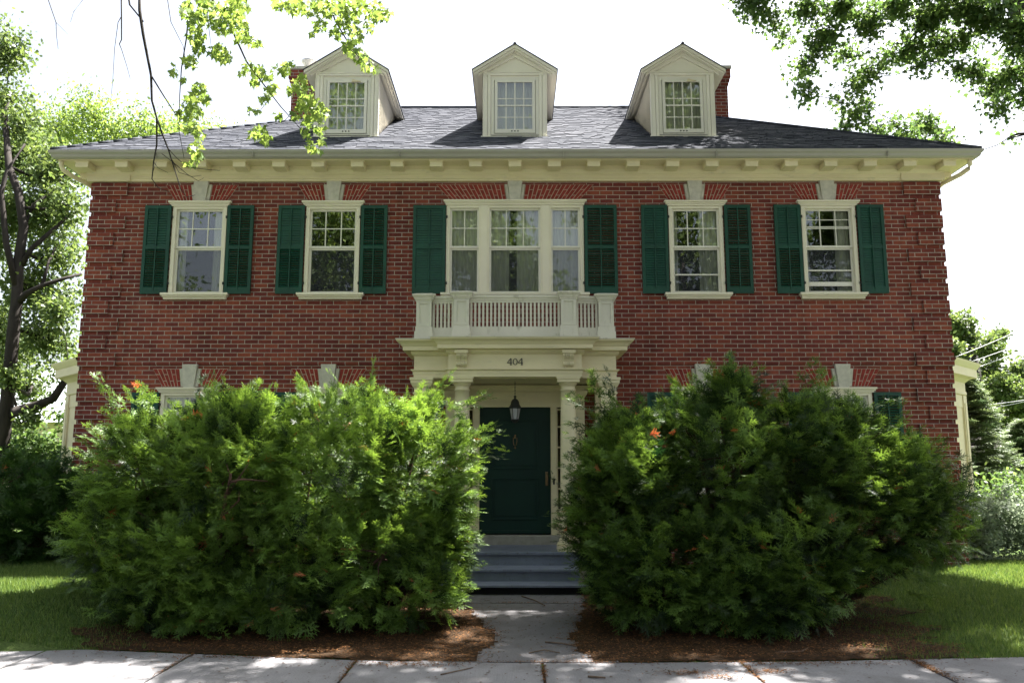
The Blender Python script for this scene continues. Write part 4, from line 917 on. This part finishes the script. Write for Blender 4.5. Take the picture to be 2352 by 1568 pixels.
def tree(name, base, trunk, r0, clumps, lsize, nleaf, mat, label, cat='tree', seed=1, shape=OVAL, group=None, sub=14, tw=.16, bark='bark', boughs=()):
    t = thing(name, base, label, cat, group); rng = np.random.default_rng(seed); mb = MB(); trunk = [np.array(p, float) for p in trunk]
    mb.tube(trunk, list(np.linspace(r0, r0*.45, len(trunk))), 12); TP = np.array([trunk[i]+(trunk[i+1]-trunk[i])*f for i in range(len(trunk)-1) for f in np.linspace(0, 1, 8)])
    for bq, ra, rb in boughs: mb.tube([np.array(p, float) for p in bq], list(np.linspace(ra, rb, len(bq))), 8)
    pts = []
    vols = np.array([c[3]*c[4]*c[5] for c in clumps])**.75; vols /= vols.sum()
    NP = list(TP); NR_ = [r0*(1-.55*i/len(TP)) for i in range(len(TP))]; start = np.array([TP[len(TP)*2//3]])
    order = np.argsort([np.min(np.linalg.norm(TP-np.array(c[:3]), axis=1)) for c in clumps])
    for ci in order:
        c, v = np.array(clumps[ci][:6]), vols[ci]; e = c[:3]; cand = np.array(NP); dd = np.linalg.norm(cand-e, axis=1)+np.maximum(0, cand[:, 2]-e[2])*1.2; j = int(np.argmin(dd+.0)); s0 = cand[j]
        L_ = np.linalg.norm(e-s0); mid = s0*.5+e*.5+np.array([0, 0, -.08*L_])+rng.normal(0, .09, 3)*L_
        rr_ = min(NR_[j]*.72, .012+.016*L_+.03*c[3:].mean()); rr_ = max(rr_, .012)
        lp = [s0, s0*.6+mid*.4+rng.normal(0, .03, 3)*L_, mid, mid*.45+e*.55+rng.normal(0, .05, 3)*L_, e]; mb.tube(lp, [rr_, rr_*.9, rr_*.8, rr_*.65, rr_*.5], 7)
        for k_ in range(1, 5): NP.append(lp[k_]); NR_.append(rr_*(1-.12*k_)); NP.append((lp[k_]+lp[k_-1])/2); NR_.append(rr_*(1-.12*k_))
        tw_pts = []
        for k in range(sub):
            d = unit(rng.normal(0, 1, 3)); q = e+d*c[3:]*rng.uniform(.55, 1.0); f = rng.uniform(.2, .9); s1 = mid+(e-mid)*f
            m2 = s1*.5+q*.5+rng.normal(0, .1, 3)*c[3:].mean(); mb.tube([s1, m2, q], [max(.006, rr_*.3), max(.005, rr_*.18), .003], 5)
            for g in np.linspace(.35, 1.05, 12): tw_pts.append(s1+(m2-s1)*min(1, 2*g) if g < .5 else m2+(q-m2)*(2*g-1))
        tw_pts = np.array(tw_pts); n = max(30, int(nleaf*v)); i = rng.integers(0, len(tw_pts), n)
        pts.append(tw_pts[i]+rng.normal(0, 1, (n, 3))*tw*np.maximum(.6, c[3:].mean())**.6)
    mb.build('trunk', bark, t); Pp = np.concatenate(pts); V, F = leaves(Pp, lsize, rng, shape); tone = np.repeat(np.clip(rng.beta(2, 2, len(Pp)), 0, 1), 1)
    npmesh('crown', V, F, mat, t, tone); return t
def clump(px, py, Y, rpx, depth=1.0, flat=.8):
    p = P(px, py, Y); s = rpx*(Y-CAMY)*1.03/F_PX; return (p[0], Y, p[2], s, s*depth, s*flat)
rg = np.random.default_rng(8)
# left tree behind the corner of the house
cl = [clump(x, y, 7.6+rg.uniform(-1.0, 1.2), r) for x, y, r in [(15, 110, 55), (-40, 230, 60), (45, 290, 40), (-10, 370, 70), (70, 350, 45), (130, 400, 60), (20, 480, 60), (100, 500, 55), (155, 470, 40), (-60, 560, 70), (130, 590, 45), (60, 660, 55), (150, 690, 40), (110, 770, 45), (40, 800, 50), (-50, 800, 70), (150, 800, 30), (60, 880, 40), (-20, 720, 50), (20, 220, 35), (170, 560, 25)]]
tr = [P(-30, 1180, 6), P(5, 1000, 6), P(16, 900, 6), P(28, 760, 6), P(36, 690, 6.1), P(40, 600, 6.2), P(52, 520, 6.2), P(40, 440, 6.3), P(18, 380, 6.6), P(8, 260, 7)]
bo = [([P(34, 700, 6.1), P(60, 672, 6), P(95, 655, 6), P(140, 640, 6.2), P(185, 628, 6.5)], .085, .03), ([P(40, 620, 6.2), P(70, 570, 6.2), P(110, 535, 6.4), P(150, 500, 6.6), P(185, 480, 7)], .075, .025), ([P(36, 660, 6.1), P(12, 560, 6), P(0, 440, 6), P(14, 390, 6.2), P(55, 330, 6.6)], .09, .03), ([P(52, 520, 6.2), P(75, 470, 6.4), P(120, 440, 6.8), P(150, 395, 7)], .07, .02), ([P(95, 655, 6), P(110, 600, 6.3), P(130, 560, 6.6)], .05, .015)]
tree('broadleaf_tree', (tr[0][0], 7, 0), tr, .17, cl, .12, 36000, 'leaf_mid', 'tall broadleaf tree with a dark forked trunk left of the brick house', boughs=bo, seed=21, sub=16, tw=.36)
# low limb: a second, leaning tree by the hedge
tr = [P(-60, 1120, 6), P(0, 985, 6), P(30, 945, 6), P(80, 932, 6), P(120, 915, 6), P(150, 870, 6)]
tree('broadleaf_tree', (tr[0][0], 6, 0), tr, .17, [clump(x, y, 6, r) for x, y, r in [(20, 860, 30), (150, 850, 22), (120, 700, 30), (70, 960, 25)]], .12, 1500, 'leaf_mid', 'slender leaning tree with a low crooked limb above the hedge', seed=22, sub=6)
# dark shrubs behind the hedge on the left
tree('shrub', (-11.0, 6.5, 0), [(-11, 6.5, 0), (-10.9, 6.5, 1.2)], .08, [(-12.6, 6.8, 1.8, 1.3, 1, 1.3), (-11, 6.5, 1.9, 1.2, 1, 1.3), (-9.8, 6.3, 1.7, 1.0, 1, 1.3), (-10.4, 6.5, 2.9, .8, .8, .5)], .13, 9000, 'leaf_dark', 'dark leafy shrub mass behind the hedge under the left tree', 'shrub', seed=23)
# trees behind the roof on the left
cl = [clump(x, y, 17+rg.uniform(-2, 2), r) for x, y, r in [(215, 270, 42), (165, 300, 45), (270, 310, 45), (120, 290, 40), (190, 240, 25), (330, 295, 32), (380, 305, 35), (90, 330, 45), (240, 345, 45), (320, 335, 40), (320, 262, 14)]]
tree('broadleaf_tree', (-15.5, 17, 0), [(-15.5, 17, 0), (-15.4, 17, 4), (-15, 17, 7.5), (-14.6, 17, 10.5)], .26, cl, .125, 13000, 'leaf_sun', 'airy yellow green tree rising behind the left end of the roof', seed=24, sub=16, tw=.55)
cl = [clump(x, y, 22+rg.uniform(-1, 1), r) for x, y, r in [(430, 305, 34), (480, 315, 30), (520, 325, 25), (400, 325, 30), (560, 330, 22)]]
tree('broadleaf_tree', (-13.5, 22, 0), [(-13.5, 22, 0), (-13.6, 22, 5), (-13.8, 22, 9)], .2, cl, .125, 6500, 'leaf_sun', 'low rounded yellow green tree crown just above the left roof slope', seed=25, sub=14, tw=.5)
# right background
cl = [clump(x, y, 26+rg.uniform(-2, 2), r) for x, y, r in [(2200, 740, 35), (2230, 790, 40), (2280, 800, 35), (2300, 770, 16), (2200, 850, 40), (2260, 870, 45), (2310, 890, 45), (2350, 850, 30), (2240, 940, 50), (2320, 970, 50), (2370, 930, 40), (2200, 930, 40), (2160, 800, 40)]]
tree('broadleaf_tree', (22.5, 26, 0), [(22.5, 26, 0), (22.6, 26, 4), (22.3, 26, 7)], .3, cl, .2, 30000, 'leaf_mid', 'broad sunlit tree beyond the right corner of the house behind the wires', seed=26, sub=14, tw=.22)
# overhanging canopy on the right: a tree standing out of frame beside the house
cl = [clump(x, y, Y+rg.uniform(-.7, .7), r) for x, y, r, Y in [
    (1735, 15, 32, 6.5), (1768, 50, 24, 6.5), (1700, 8, 18, 6.5), (1800, 85, 18, 6.5), (1850, 15, 34, 6.5), (1920, 15, 42, 6.3), (1985, 40, 40, 6.2), (2060, 15, 42, 6), (2130, 45, 44, 6), (2200, 20, 44, 6), (2270, 45, 48, 5.6), (2340, 60, 45, 5.5),
    (1870, 110, 26, 6.5), (1905, 75, 30, 6.5), (1850, 155, 26, 6.5), (1845, 205, 24, 6.5), (1935, 130, 22, 6.5), (1990, 165, 28, 6.5), (1960, 195, 22, 6.5), (2030, 140, 24, 6.3), (2080, 115, 34, 6.2), (2150, 110, 34, 6), (2210, 90, 32, 6), (2110, 155, 20, 6.2),
    (1960, 265, 26, 7), (1940, 295, 20, 7), (1985, 235, 16, 7), (2010, 300, 22, 7), (2060, 285, 20, 7), (2120, 290, 30, 7), (2160, 310, 20, 7), (2090, 320, 26, 7), (2160, 325, 18, 7),
    (2235, 170, 30, 5.6), (2275, 205, 32, 5.6), (2320, 170, 34, 5.6), (2290, 245, 24, 5.6), (2350, 225, 28, 5.6), (2330, 110, 30, 5.6), (2195, 160, 16, 5.8), (2315, 318, 9, 6), (1915, 230, 14, 6.8)]]
cl += [(6.9, 4.5, 14.2, 1.4, 1.8, .9), (8.6, 3.8, 14.5, 1.8, 1.8, 1), (7.4, 1.6, 13.9, 1.6, 1.6, .8), (10.2, 4.2, 13.8, 1.8, 1.8, 1), (8.8, 1.2, 12.6, 1.4, 1.4, .8), (10.2, 1.6, 12.4, 1.4, 1.4, .8), (6.4, 6.4, 15.6, 1.8, 1.8, .9)]
tree('maple_tree', (14.5, 5.5, 0), [(14.5, 5.5, 0), (14.4, 5.5, 3), (14.0, 5.4, 6), (13.5, 5.3, 9), (12.6, 5.2, 12), (11.5, 5, 14)], .42, cl, .13, 80000, 'leaf_dark', 'large maple whose dark leafy limbs overhang the right end of the roof', seed=27, sub=16, tw=.22, shape=MAPLE, group='maples overhanging the house')
# spruce and silvery shrub on the right
def spruce(base, H, rad, seed, label):
    t = thing('spruce_tree', base, label, 'tree'); rng = np.random.default_rng(seed); mb = MB(); b0 = np.array(base, float); mb.tube([b0, b0+(0, 0, H)], [.09, .01], 8)
    O, D_, Nr = [], [], []
    for z in np.arange(.3, H, .10):
        r = rad*(1-z/H)**.8+.06
        for k in range(12):
            a = rng.uniform(0, 2*math.pi); d = np.array([math.cos(a), math.sin(a), rng.uniform(-.05, .35)]); e = r*rng.uniform(.75, 1.15); p = b0+np.array([0, 0, z]); mb.tube([p, p+d*e], [.012, .003], 4)
            for q in np.arange(.15, 1.0, .13):
                for sg in (-1, 1):
                    O.append(p+d*e*q); s = np.array([-d[1], d[0], 0])*sg; D_.append(d+s*rng.uniform(.4, 1)+rng.normal(0, .1, 3)); Nr.append((0, 0, 1)+rng.normal(0, .4, 3))
    n = len(O); V, F, tone = place_fronds(np.array(O), np.array(D_), np.array(Nr), np.full(n, 1.6)*rng.uniform(.8, 1.3, n), rng, rng.uniform(.1, .6, n))
    mb.build('trunk', 'bark', t); npmesh('crown', V, F, 'spruce', t, tone)
spruce((11.5, 7.6, 0), 4.0, 1.5, 31, 'small bluish green spruce standing right of the house corner')
spruce((13.6, 8.5, 0), 2.9, 1.5, 32, 'short spruce with yellow green tips at the right edge')
tree('shrub', (7.9, .8, 0), [(7.9, .8, 0), (7.95, .8, .6)], .05, [(7.6, .8, .95, .55, .6, .4), (8.4, .9, 1.0, .7, .7, .45), (9.3, .9, .95, .7, .7, .5), (8.8, .8, .5, .9, .6, .4), (7.7, .8, .45, .6, .6, .4), (9.6, .8, .4, .8, .6, .4)], .06, 20000, 'leaf_silver', 'rounded shrub with silvery grey leaves at the right edge of the lawn', 'shrub', seed=33, sub=16, tw=.1)
tree('shrub', (10.5, 4.5, 0), [(10.5, 4.5, 0), (10.5, 4.5, .8)], .06, [(9.4, 4.2, .9, 1.2, .8, .8), (11.5, 4.6, 1.0, 1.4, .8, .9)], .1, 6000, 'leaf_dark', 'dark green shrubs behind the silvery shrub on the right', 'shrub', seed=34)

# street maple on the left, standing out of frame, with branches hanging into the picture
sm = thing('maple_tree', (-7.6, -7.6, 0), 'street maple with fresh green leaves and bare twigs hanging before the left dormer', 'tree', 'maples overhanging the house')
mb = MB(); mb.tube([(-7.6, -7.6, 0), (-7.5, -7.5, 3), (-7.1, -7.0, 6), (-6.4, -6.2, 9), (-5.4, -5.0, 11.5)], [.32, .28, .24, .18, .10], 14)
FY = -3.6
def br(pts, r0, r1, Y=FY, root=None):
    q = [P(x, y, Y) for x, y in pts]
    if root is not None: q = [np.array(root)]+[np.array(root)*.4+q[0]*.6+np.array([0, 0, .35])]+q
    n = len(q); mb.tube(q, list(np.linspace(r0, r1, n)), 6); return q
br([(318, -60), (320, 23), (328, 78), (337, 125), (346, 172), (348, 230), (359, 270), (359, 332), (352, 371), (348, 410), (362, 430), (390, 441)], .026, .003, root=(-6.4, -6.2, 9))
br([(346, 172), (375, 219), (398, 255), (410, 273)], .011, .004); br([(359, 270), (371, 305), (385, 340), (392, 362), (404, 400), (414, 433), (428, 452), (448, 447)], .012, .003)
br([(385, 340), (405, 362), (430, 383), (470, 388), (504, 391), (505, 383)], .006, .002); br([(371, 352), (400, 375), (430, 400), (455, 415), (467, 408)], .006, .002); br([(392, 362), (410, 395), (440, 405), (462, 402)], .005, .002); br([(352, 371), (362, 385), (385, 396)], .004, .002); br([(430, 383), (455, 372), (473, 362)], .003, .0015); br([(348, 410), (350, 395), (358, 370)], .004, .002)
br([(290, -40), (297, 10), (328, 48)], .014, .010); br([(277, -60), (278, 36), (278, 90), (273, 100), (278, 112), (290, 150), (298, 180)], .010, .002); br([(278, 36), (270, 50), (262, 110), (258, 180), (252, 240)], .005, .002)
br([(103, -20), (127, 50), (128, 80), (132, 112)], .006, .002); br([(127, 50), (155, 78)], .003, .001); br([(195, -10), (168, 25), (160, 50)], .004, .0015)
br([(380, -30), (392, 50), (420, 105), (428, 150)], .006, .002)
br([(440, -50), (430, 60), (427, 90), (416, 156), (412, 219), (410, 297), (422, 363)], .014, .003, root=(-6.0, -5.6, 9.8))
br([(470, -50), (488, 0), (523, 47), (547, 74), (598, 98)], .028, .004, root=(-5.4, -5.0, 11.5)); br([(523, 47), (545, 95), (566, 141), (595, 180), (625, 219), (645, 245), (664, 266), (690, 295), (723, 340)], .014, .003)
br([(700, -60), (754, 0), (770, 47), (800, 98), (828, 137), (860, 164)], .020, .004, root=(-5.4, -5.0, 11.5)); br([(760, 20), (800, 20), (850, 15), (895, 20)], .008, .003)
br([(470, -20), (478, 55), (485, 110)], .008, .002); br([(664, 266), (650, 280), (605, 290)], .004, .002); br([(625, 219), (600, 250), (592, 262)], .004, .002)
mb.build('trunk', 'bark', sm)
LC = [(430, 12, 14), (445, 40, 20), (425, 25, 12), (480, 30, 26), (450, 78, 18), (520, 25, 30), (505, 60, 18), (545, 50, 24), (560, 85, 18), (470, 8, 18), (548, 12, 22), (590, 97, 9), (455, 110, 12), (500, 115, 18), (520, 128, 14), (430, 137, 14), (395, 160, 8), (445, 150, 8), (420, 180, 5),
      (455, 205, 17), (470, 225, 13), (440, 235, 18), (425, 262, 12), (452, 255, 12), (440, 290, 16), (455, 310, 12), (448, 340, 12), (458, 352, 8), (446, 370, 9), (432, 375, 5),
      (640, 8, 14), (680, 10, 24), (715, 22, 18), (745, 10, 24), (780, 10, 26), (820, 12, 26), (860, 22, 22), (885, 30, 12), (735, 55, 14), (800, 50, 22), (775, 75, 14), (815, 80, 18), (850, 60, 12), (800, 105, 14), (825, 128, 15), (845, 150, 13), (862, 160, 8), (722, 72, 8),
      (570, 148, 12), (555, 165, 8), (595, 160, 15), (615, 175, 12), (650, 158, 14), (665, 150, 10), (585, 190, 10), (620, 205, 15), (605, 225, 10), (690, 180, 12), (672, 205, 12), (698, 205, 15), (710, 235, 20), (690, 240, 14), (735, 250, 16), (750, 255, 8), (715, 270, 16), (680, 262, 10), (735, 292, 12), (700, 300, 12), (595, 300, 13), (610, 318, 11), (580, 308, 8), (712, 332, 9), (730, 345, 8), (742, 322, 7), (590, 255, 7), (640, 262, 6), (575, 250, 6)]
rg = np.random.default_rng(99); pts = []
for x, y, r in LC:
    n = int((r/6.0)**2*5)+3
    for _ in range(n):
        a, q = rg.uniform(0, 2*math.pi), r*math.sqrt(rg.random()); pts.append(P(x+q*math.cos(a)*1.05, y+q*math.sin(a), FY+rg.normal(0, .25)))
V, F = leaves(np.array(pts), .088, rg, MAPLE, droop=.9, spread=.8); npmesh('crown', V, F, 'leaf_sun', sm, rg.random(len(F)))
# its upper crown, above the frame
cl_pts = []
for c in [(-6.5, -6.5, 11.5, 2.2, 2.2, 1.3), (-4.0, -5.5, 12, 2, 2, 1.1), (-9, -6.5, 10.5, 2, 2, 1.3), (-7.5, -9.5, 10, 2.2, 2, 1.3), (-2.5, -4.2, 12.2, 1.6, 1.4, .8), (-9.2, -3.4, 11.4, 1.7, 1.3, .8)]:
    n = 1700; d = unit(rg.normal(0, 1, (n, 3)))*rg.random((n, 1))**.4; cl_pts.append(np.array(c[:3])+d*np.array(c[3:]))
V, F = leaves(np.concatenate(cl_pts), .14, rg, MAPLE); npmesh('upper_crown', V, F, 'leaf_sun', sm, rg.random(len(F)))

sm2 = None  # unseen second maple, added with leaf clumps placed to shade bushes and walk
cl = [(-2.2, -.95, 11.5, .8, .4, .35), (-.9, -1.0, 11.5, .8, .4, .35), (.4, -1.05, 11.5, .8, .4, .35), (1.7, -1.1, 11.5, .8, .4, .4), (2.9, -1.6, 11.5, .9, .7, .5), (4.2, -1.4, 11.5, 1.0, 1.0, .6), (5.6, -1.2, 11.6, 1.1, 1.1, .6), (7.2, -1.1, 11.5, 1.2, 1.2, .6), (8.8, -1.2, 11.4, 1.3, 1.2, .7), (10.4, -1.3, 11.3, 1.3, 1.1, .7), (5.6, .5, 12.1, .9, .7, .5), (7.0, .6, 12.1, 1, .8, .5), (8.6, .6, 12.0, 1, .8, .5), (4.7, .9, 12.1, 1.0, .9, .5), (5.9, 1.6, 12.3, 1.0, .8, .5), (10.6, .8, 11.9, 1.4, 1.2, .7), (12.2, -.8, 11.5, 1.5, 1.3, .8), (5.0, -2.4, 11.3, 1, .6, .5), (7.6, -2.4, 11.2, 1.2, .6, .5), (1.9, -1.9, 11.2, .7, .4, .35), (3.7, -.7, 11.7, .6, .35, .4), (4.8, -.5, 11.8, .7, .5, .5), (3.3, -2.2, 11.4, .8, .5, .4),
      (3.4, -3.5, 11.8, 1.8, 1.6, .9), (6.5, -4, 11.5, 2, 1.8, 1.1), (9.5, -4.5, 11, 2, 1.8, 1.2), (4.5, -7, 11, 2, 2, 1.2), (8, -8, 11, 2.2, 2, 1.4), (11, -8, 10, 2, 2, 1.3), (2.2, -8.5, 11, 1.8, 1.8, 1), (6.5, -11, 10.5, 2.2, 2, 1.4), (9.8, -11, 9, 1.8, 1.8, 1.3), (.5, -11, 11.5, 1.8, 1.6, 1), (3.5, -12.5, 10, 1.8, 1.6, 1.1)]
tree('maple_tree', (7.8, -8.4, 0), [(7.8, -8.4, 0), (7.7, -8.3, 3), (7.4, -8.1, 6), (7, -7.6, 8.5), (6.4, -6.8, 10.5)], .36, cl, .15, 88000, 'leaf_mid', 'unseen second street maple added on the right, its crown shaped to shade the sidewalk', seed=29, sub=14, tw=.2, shape=MAPLE, group='maples overhanging the house')
# trees across the street, seen only as reflections in the glass
for k, (x, y, H) in enumerate([(-22, -32, 19), (-11, -30, 18), (-1, -34, 21), (9, -30, 18), (20, -31, 20)]):
    rg2 = np.random.default_rng(200+k); cl = [(x+rg2.uniform(-3.4, 3.4), y+rg2.uniform(-2, 2), H*rg2.uniform(.35, .95), rg2.uniform(1.6, 2.6), 2, rg2.uniform(1.3, 2)) for _ in range(18)]
    tree('broadleaf_tree', (x, y, 0), [(x, y, 0), (x+.1, y, H*.3), (x+.2, y, H*.7)], .35, cl, .36, 9000, 'leaf_mid', ['spreading tree far left across the street behind the camera', 'lower tree second from left across the street', 'round headed tree straight across the street from the door', 'small tree right of centre across the street', 'tall tree far right across the street'][k], seed=50+k, sub=9, tw=.5, group='trees across the street')

# ================================================================= background things
nb = thing('neighbouring_house', (-19, 24, 0), 'neighbouring house with pale grey roof glimpsed through the tree at the left', 'house')
c = MB(); c.box(-24, -14.2, 22, 30, 0, 3.6); c.build('wall', 'cream', nb)
M['pale_roof'] = paint('pale_roof_shingles', (.42, .45, .47), .12, 3, .9, .2, stretch=(.5, 1, 12))
c = MB(); c.add([(-24.6, 21.4, 3.5), (-13.8, 21.4, 3.5), (-13.8, 30.6, 3.5), (-24.6, 30.6, 3.5), (-22, 26, 6.6), (-16.6, 26, 6.6)], [(0, 1, 5, 4), (1, 2, 5), (2, 3, 4, 5), (3, 0, 4), (3, 2, 1, 0)]); c.build('roof', 'pale_roof', nb)
lamp = thing('street_lamp', (38.5, 42, 0), 'grey street lamp with a curved arm in front of trees at the right edge', 'street lamp')
hd_ = P(2262, 892, 42)
c = MB(); c.tube([(38.5, 42, 0), (38.5, 42, 6), (38.3, 42, 7.0)], [.12, .09, .07], 10); c.build('pole', 'grey_metal', lamp)
c = MB(); c.tube([(38.3, 42, 7.0), P(2370, 925, 42), P(2345, 903, 42), P(2310, 893, 42), P(2290, 892, 42)], [.07, .07, .07, .06, .06], 8); c.build('arm', 'grey_metal', lamp)
c = MB(); a = P(2292, 892, 42); e = P(2262, 894, 42); c.tube([a, a*.8+e*.2, a*.5+e*.5, a*.15+e*.85, e], [.07, .13, .17, .15, .05], 10); c.build('lamp_head', 'grey_metal', lamp)
cab = [((2185, 823), (2310, 768), 'highest wire rising to the right past the house corner'), ((2225, 832), (2330, 790), 'second highest wire above the right bay cornice'), ((2230, 848), (2330, 807), 'wire just above the right bay cornice'),
       ((2205, 936), (2370, 912), 'upper of two wires below the street lamp head'), ((2208, 950), (2370, 914), 'lower of two wires below the street lamp head'), ((2270, 994), (2370, 980), 'lowest single wire in front of the spruce')]
for (a, e, lb) in cab:
    p, q = P(*a, 20), P(*e, 23); q = q+(q-p)*.8; pts = []
    for t in np.linspace(0, 1, 9): v = p+(q-p)*t; v[2] -= .25*4*t*(1-t)*.3; pts.append(v)
    p0 = pts[0]; e_ = thing('overhead_wire', tuple(p0), 'thin pale overhead '+lb, 'wire', 'overhead wires at the right'); c = MB(); c.tube(pts, [.011]*9, 5)
    o = c.build('cable', 'grey_metal', e_)

# ================================================================= ground cover
rng = np.random.default_rng(77)
def blades(n, x0, x1, y0, y1, rng, ok):
    x = rng.uniform(x0, x1, n); y = rng.uniform(y0, y1, n); k = ok(x, y); x, y = x[k], y[k]; n = len(x); z = hgt(x, y)
    a = rng.uniform(0, 2*np.pi, n); h = rng.uniform(.03, .075, n); w_ = rng.uniform(.003, .006, n); le = rng.normal(0, .02, (n, 2))
    b0 = np.stack([x-np.cos(a)*w_, y-np.sin(a)*w_, z-.003], 1); b1 = np.stack([x+np.cos(a)*w_, y+np.sin(a)*w_, z-.003], 1); t = np.stack([x+le[:, 0], y+le[:, 1], z+h], 1)
    return np.stack([b0, b1, t], 1).reshape(-1, 3), np.arange(3*n).reshape(n, 3)
okL = lambda x, y: (y > edge(x)-.02) & (rng.random(len(x)) < np.clip((-x-3.3)*.9, .02, 1)**1.5)
V1, F1 = blades(120000, -10, -2.2, -5.2, -.9, rng, okL)
okR = lambda x, y: (y > edge(x)-.02) & (rng.random(len(x)) < np.clip((x-3.0)*.8, .02, 1)**1.5)
V2, F2 = blades(120000, 2.0, 10, -5.6, .5, rng, okR)
M['grass'] = leaf_mat('grass_blade', (.045, .10, .022), (.15, .21, .055), .35, .5, .3)
V = np.concatenate([V1, V2]); F = np.concatenate([F1, F2+len(V1)]); tag(npmesh('grass', V, F, 'grass', None, rng.random(len(F))), kind='stuff')
def litter(n, rng):
    sg = np.where(rng.random(n) < .5, -1, 1); x = sg*rng.uniform(.05, 4.8, n); y = rng.uniform(-6.0, -1.8, n); g = rng.exponential(.07, n)
    k = np.where(sg < 0, in_bed(x, y, -1, g), in_bed(x, y, 1, g)); x, y = x[k], y[k]
    cx_, cy_ = [], []                                   # drifts blown on to the sidewalk and into its joints
    for qx, qy, m_, sx_, sy_ in [(1.45, -6.05, 260, .16, .05), (1.7, -6.2, 120, .08, .03), (2.15, -6.0, 200, .10, .04), (-.9, -5.78, 300, .35, .05), (2.6, -5.72, 300, .5, .04), (-2.6, -5.50, 260, .5, .03), (3.56, -5.8, 500, .03, .25), (2.0, -5.95, 220, .018, .25), (-1.42, -5.95, 160, .014, .25), (.24, -6.0, 160, .012, .22), (-2.98, -5.8, 120, .012, .25), (.2, -5.68, 260, .5, .012), (.1, -2.6, 160, .45, .012)]:
        cx_.append(rng.normal(qx, sx_, m_)); cy_.append(rng.normal(qy, sy_, m_))
    x = np.concatenate([x]+cx_); y = np.concatenate([y]+cy_); n = len(x); bedk = np.where(x < 0, in_bed(x, y, -1), in_bed(x, y, 1))
    z = np.where(bedk, np.maximum(hgt(x, y), 0)+.022+.022*np.clip((np.abs(x)-.9)*3, 0, 1), .016)+rng.uniform(0, .012, n)
    a = rng.uniform(0, 2*np.pi, n); l = rng.uniform(.008, .024, n); w_ = rng.uniform(.002, .006, n); c, s = np.cos(a), np.sin(a); up = rng.uniform(-.006, .014, n)
    V = np.stack([np.stack([x-c*l, y-s*l, z], 1), np.stack([x+s*w_, y-c*w_, z+.001], 1), np.stack([x+c*l, y+s*l, z+up], 1), np.stack([x-s*w_, y+c*w_, z+.001], 1)], 1).reshape(-1, 3); return V, np.arange(4*n).reshape(n, 4)
V, F = litter(60000, rng); M['litter'] = leaf_mat('needle_litter', (.030, .020, .013), (.20, .092, .034), .1, .8, .1)
tag(npmesh('needle_litter', V, F, 'litter', None, rng.random(len(F))), kind='stuff')
# dark specks of leaf debris on the concrete
n = 1000; x = rng.uniform(-5, 5, n); y = edge(x)-rng.uniform(.0, 1.5, n); k = rng.random(n) < .3; x[k] = rng.uniform(-.5, .7, k.sum()); y[k] = rng.uniform(-5.6, -1.9, k.sum())
a = rng.uniform(0, 6.28, n); l = rng.uniform(.006, .022, n); w_ = l*rng.uniform(.2, .6, n); c, s = np.cos(a), np.sin(a); z = np.full(n, .019)
V = np.stack([np.stack([x-c*l, y-s*l, z], 1), np.stack([x+s*w_, y-c*w_, z+.004], 1), np.stack([x+c*l, y+s*l, z], 1), np.stack([x-s*w_, y+c*w_, z+.003], 1)], 1).reshape(-1, 3)
tag(npmesh('leaf_debris', V, np.arange(4*n).reshape(n, 4), 'twig'), kind='stuff')
for (pts, r, lb) in [([(1210+350, 1376), (1240+350, 1392)], 0, '')][:0]: pass
def gpt(px, py, z=.022):
    a = math.atan((784-py)/F_PX)+R(PITCH); d = (z-EYE)/math.tan(a); zc = d*math.cos(R(PITCH))+(z-EYE)*math.sin(R(PITCH)); return ((px-1183)*zc/F_PX, CAMY+d, z)
TW = [([(1198, 1368), (1228, 1378), (1252, 1390)], .007, 'thin grey twig lying on the path just before the steps'), ([(1252, 1473), (1290, 1477), (1325, 1483)], .007, 'brown twig on the path pointing into the right bed'),
      ([(1215, 1498), (1250, 1492), (1285, 1498)], .006, 'crooked twig with husks in the middle of the path'), ([(1350, 1552), (1390, 1556)], .009, 'short dark stick on the sidewalk right of the path'),
      ([(1012, 1548), (1045, 1542), (1085, 1532)], .006, 'thin twig on the sidewalk left of the path joint'), ([(1745, 1500), (1800, 1497), (1840, 1494), (1875, 1478)], .009, 'long pale stick along the edge of the right bed')]
for pts, r, lb in TW:
    q = [gpt(*p) for p in pts]; t = MB(); t.tube([np.array(p)+(0, 0, .004*(i % 2)) for i, p in enumerate(q)], [r*(1-.12*i) for i in range(len(q))], 6)
    e = np.array(q[-1]); 
    o = t.build('twig', 'twig'); tag(o, lb, 'twig', 'fallen twigs')
print('TRIS', sum(len(o.data.polygons) for o in bpy.data.objects if o.type == 'MESH'))
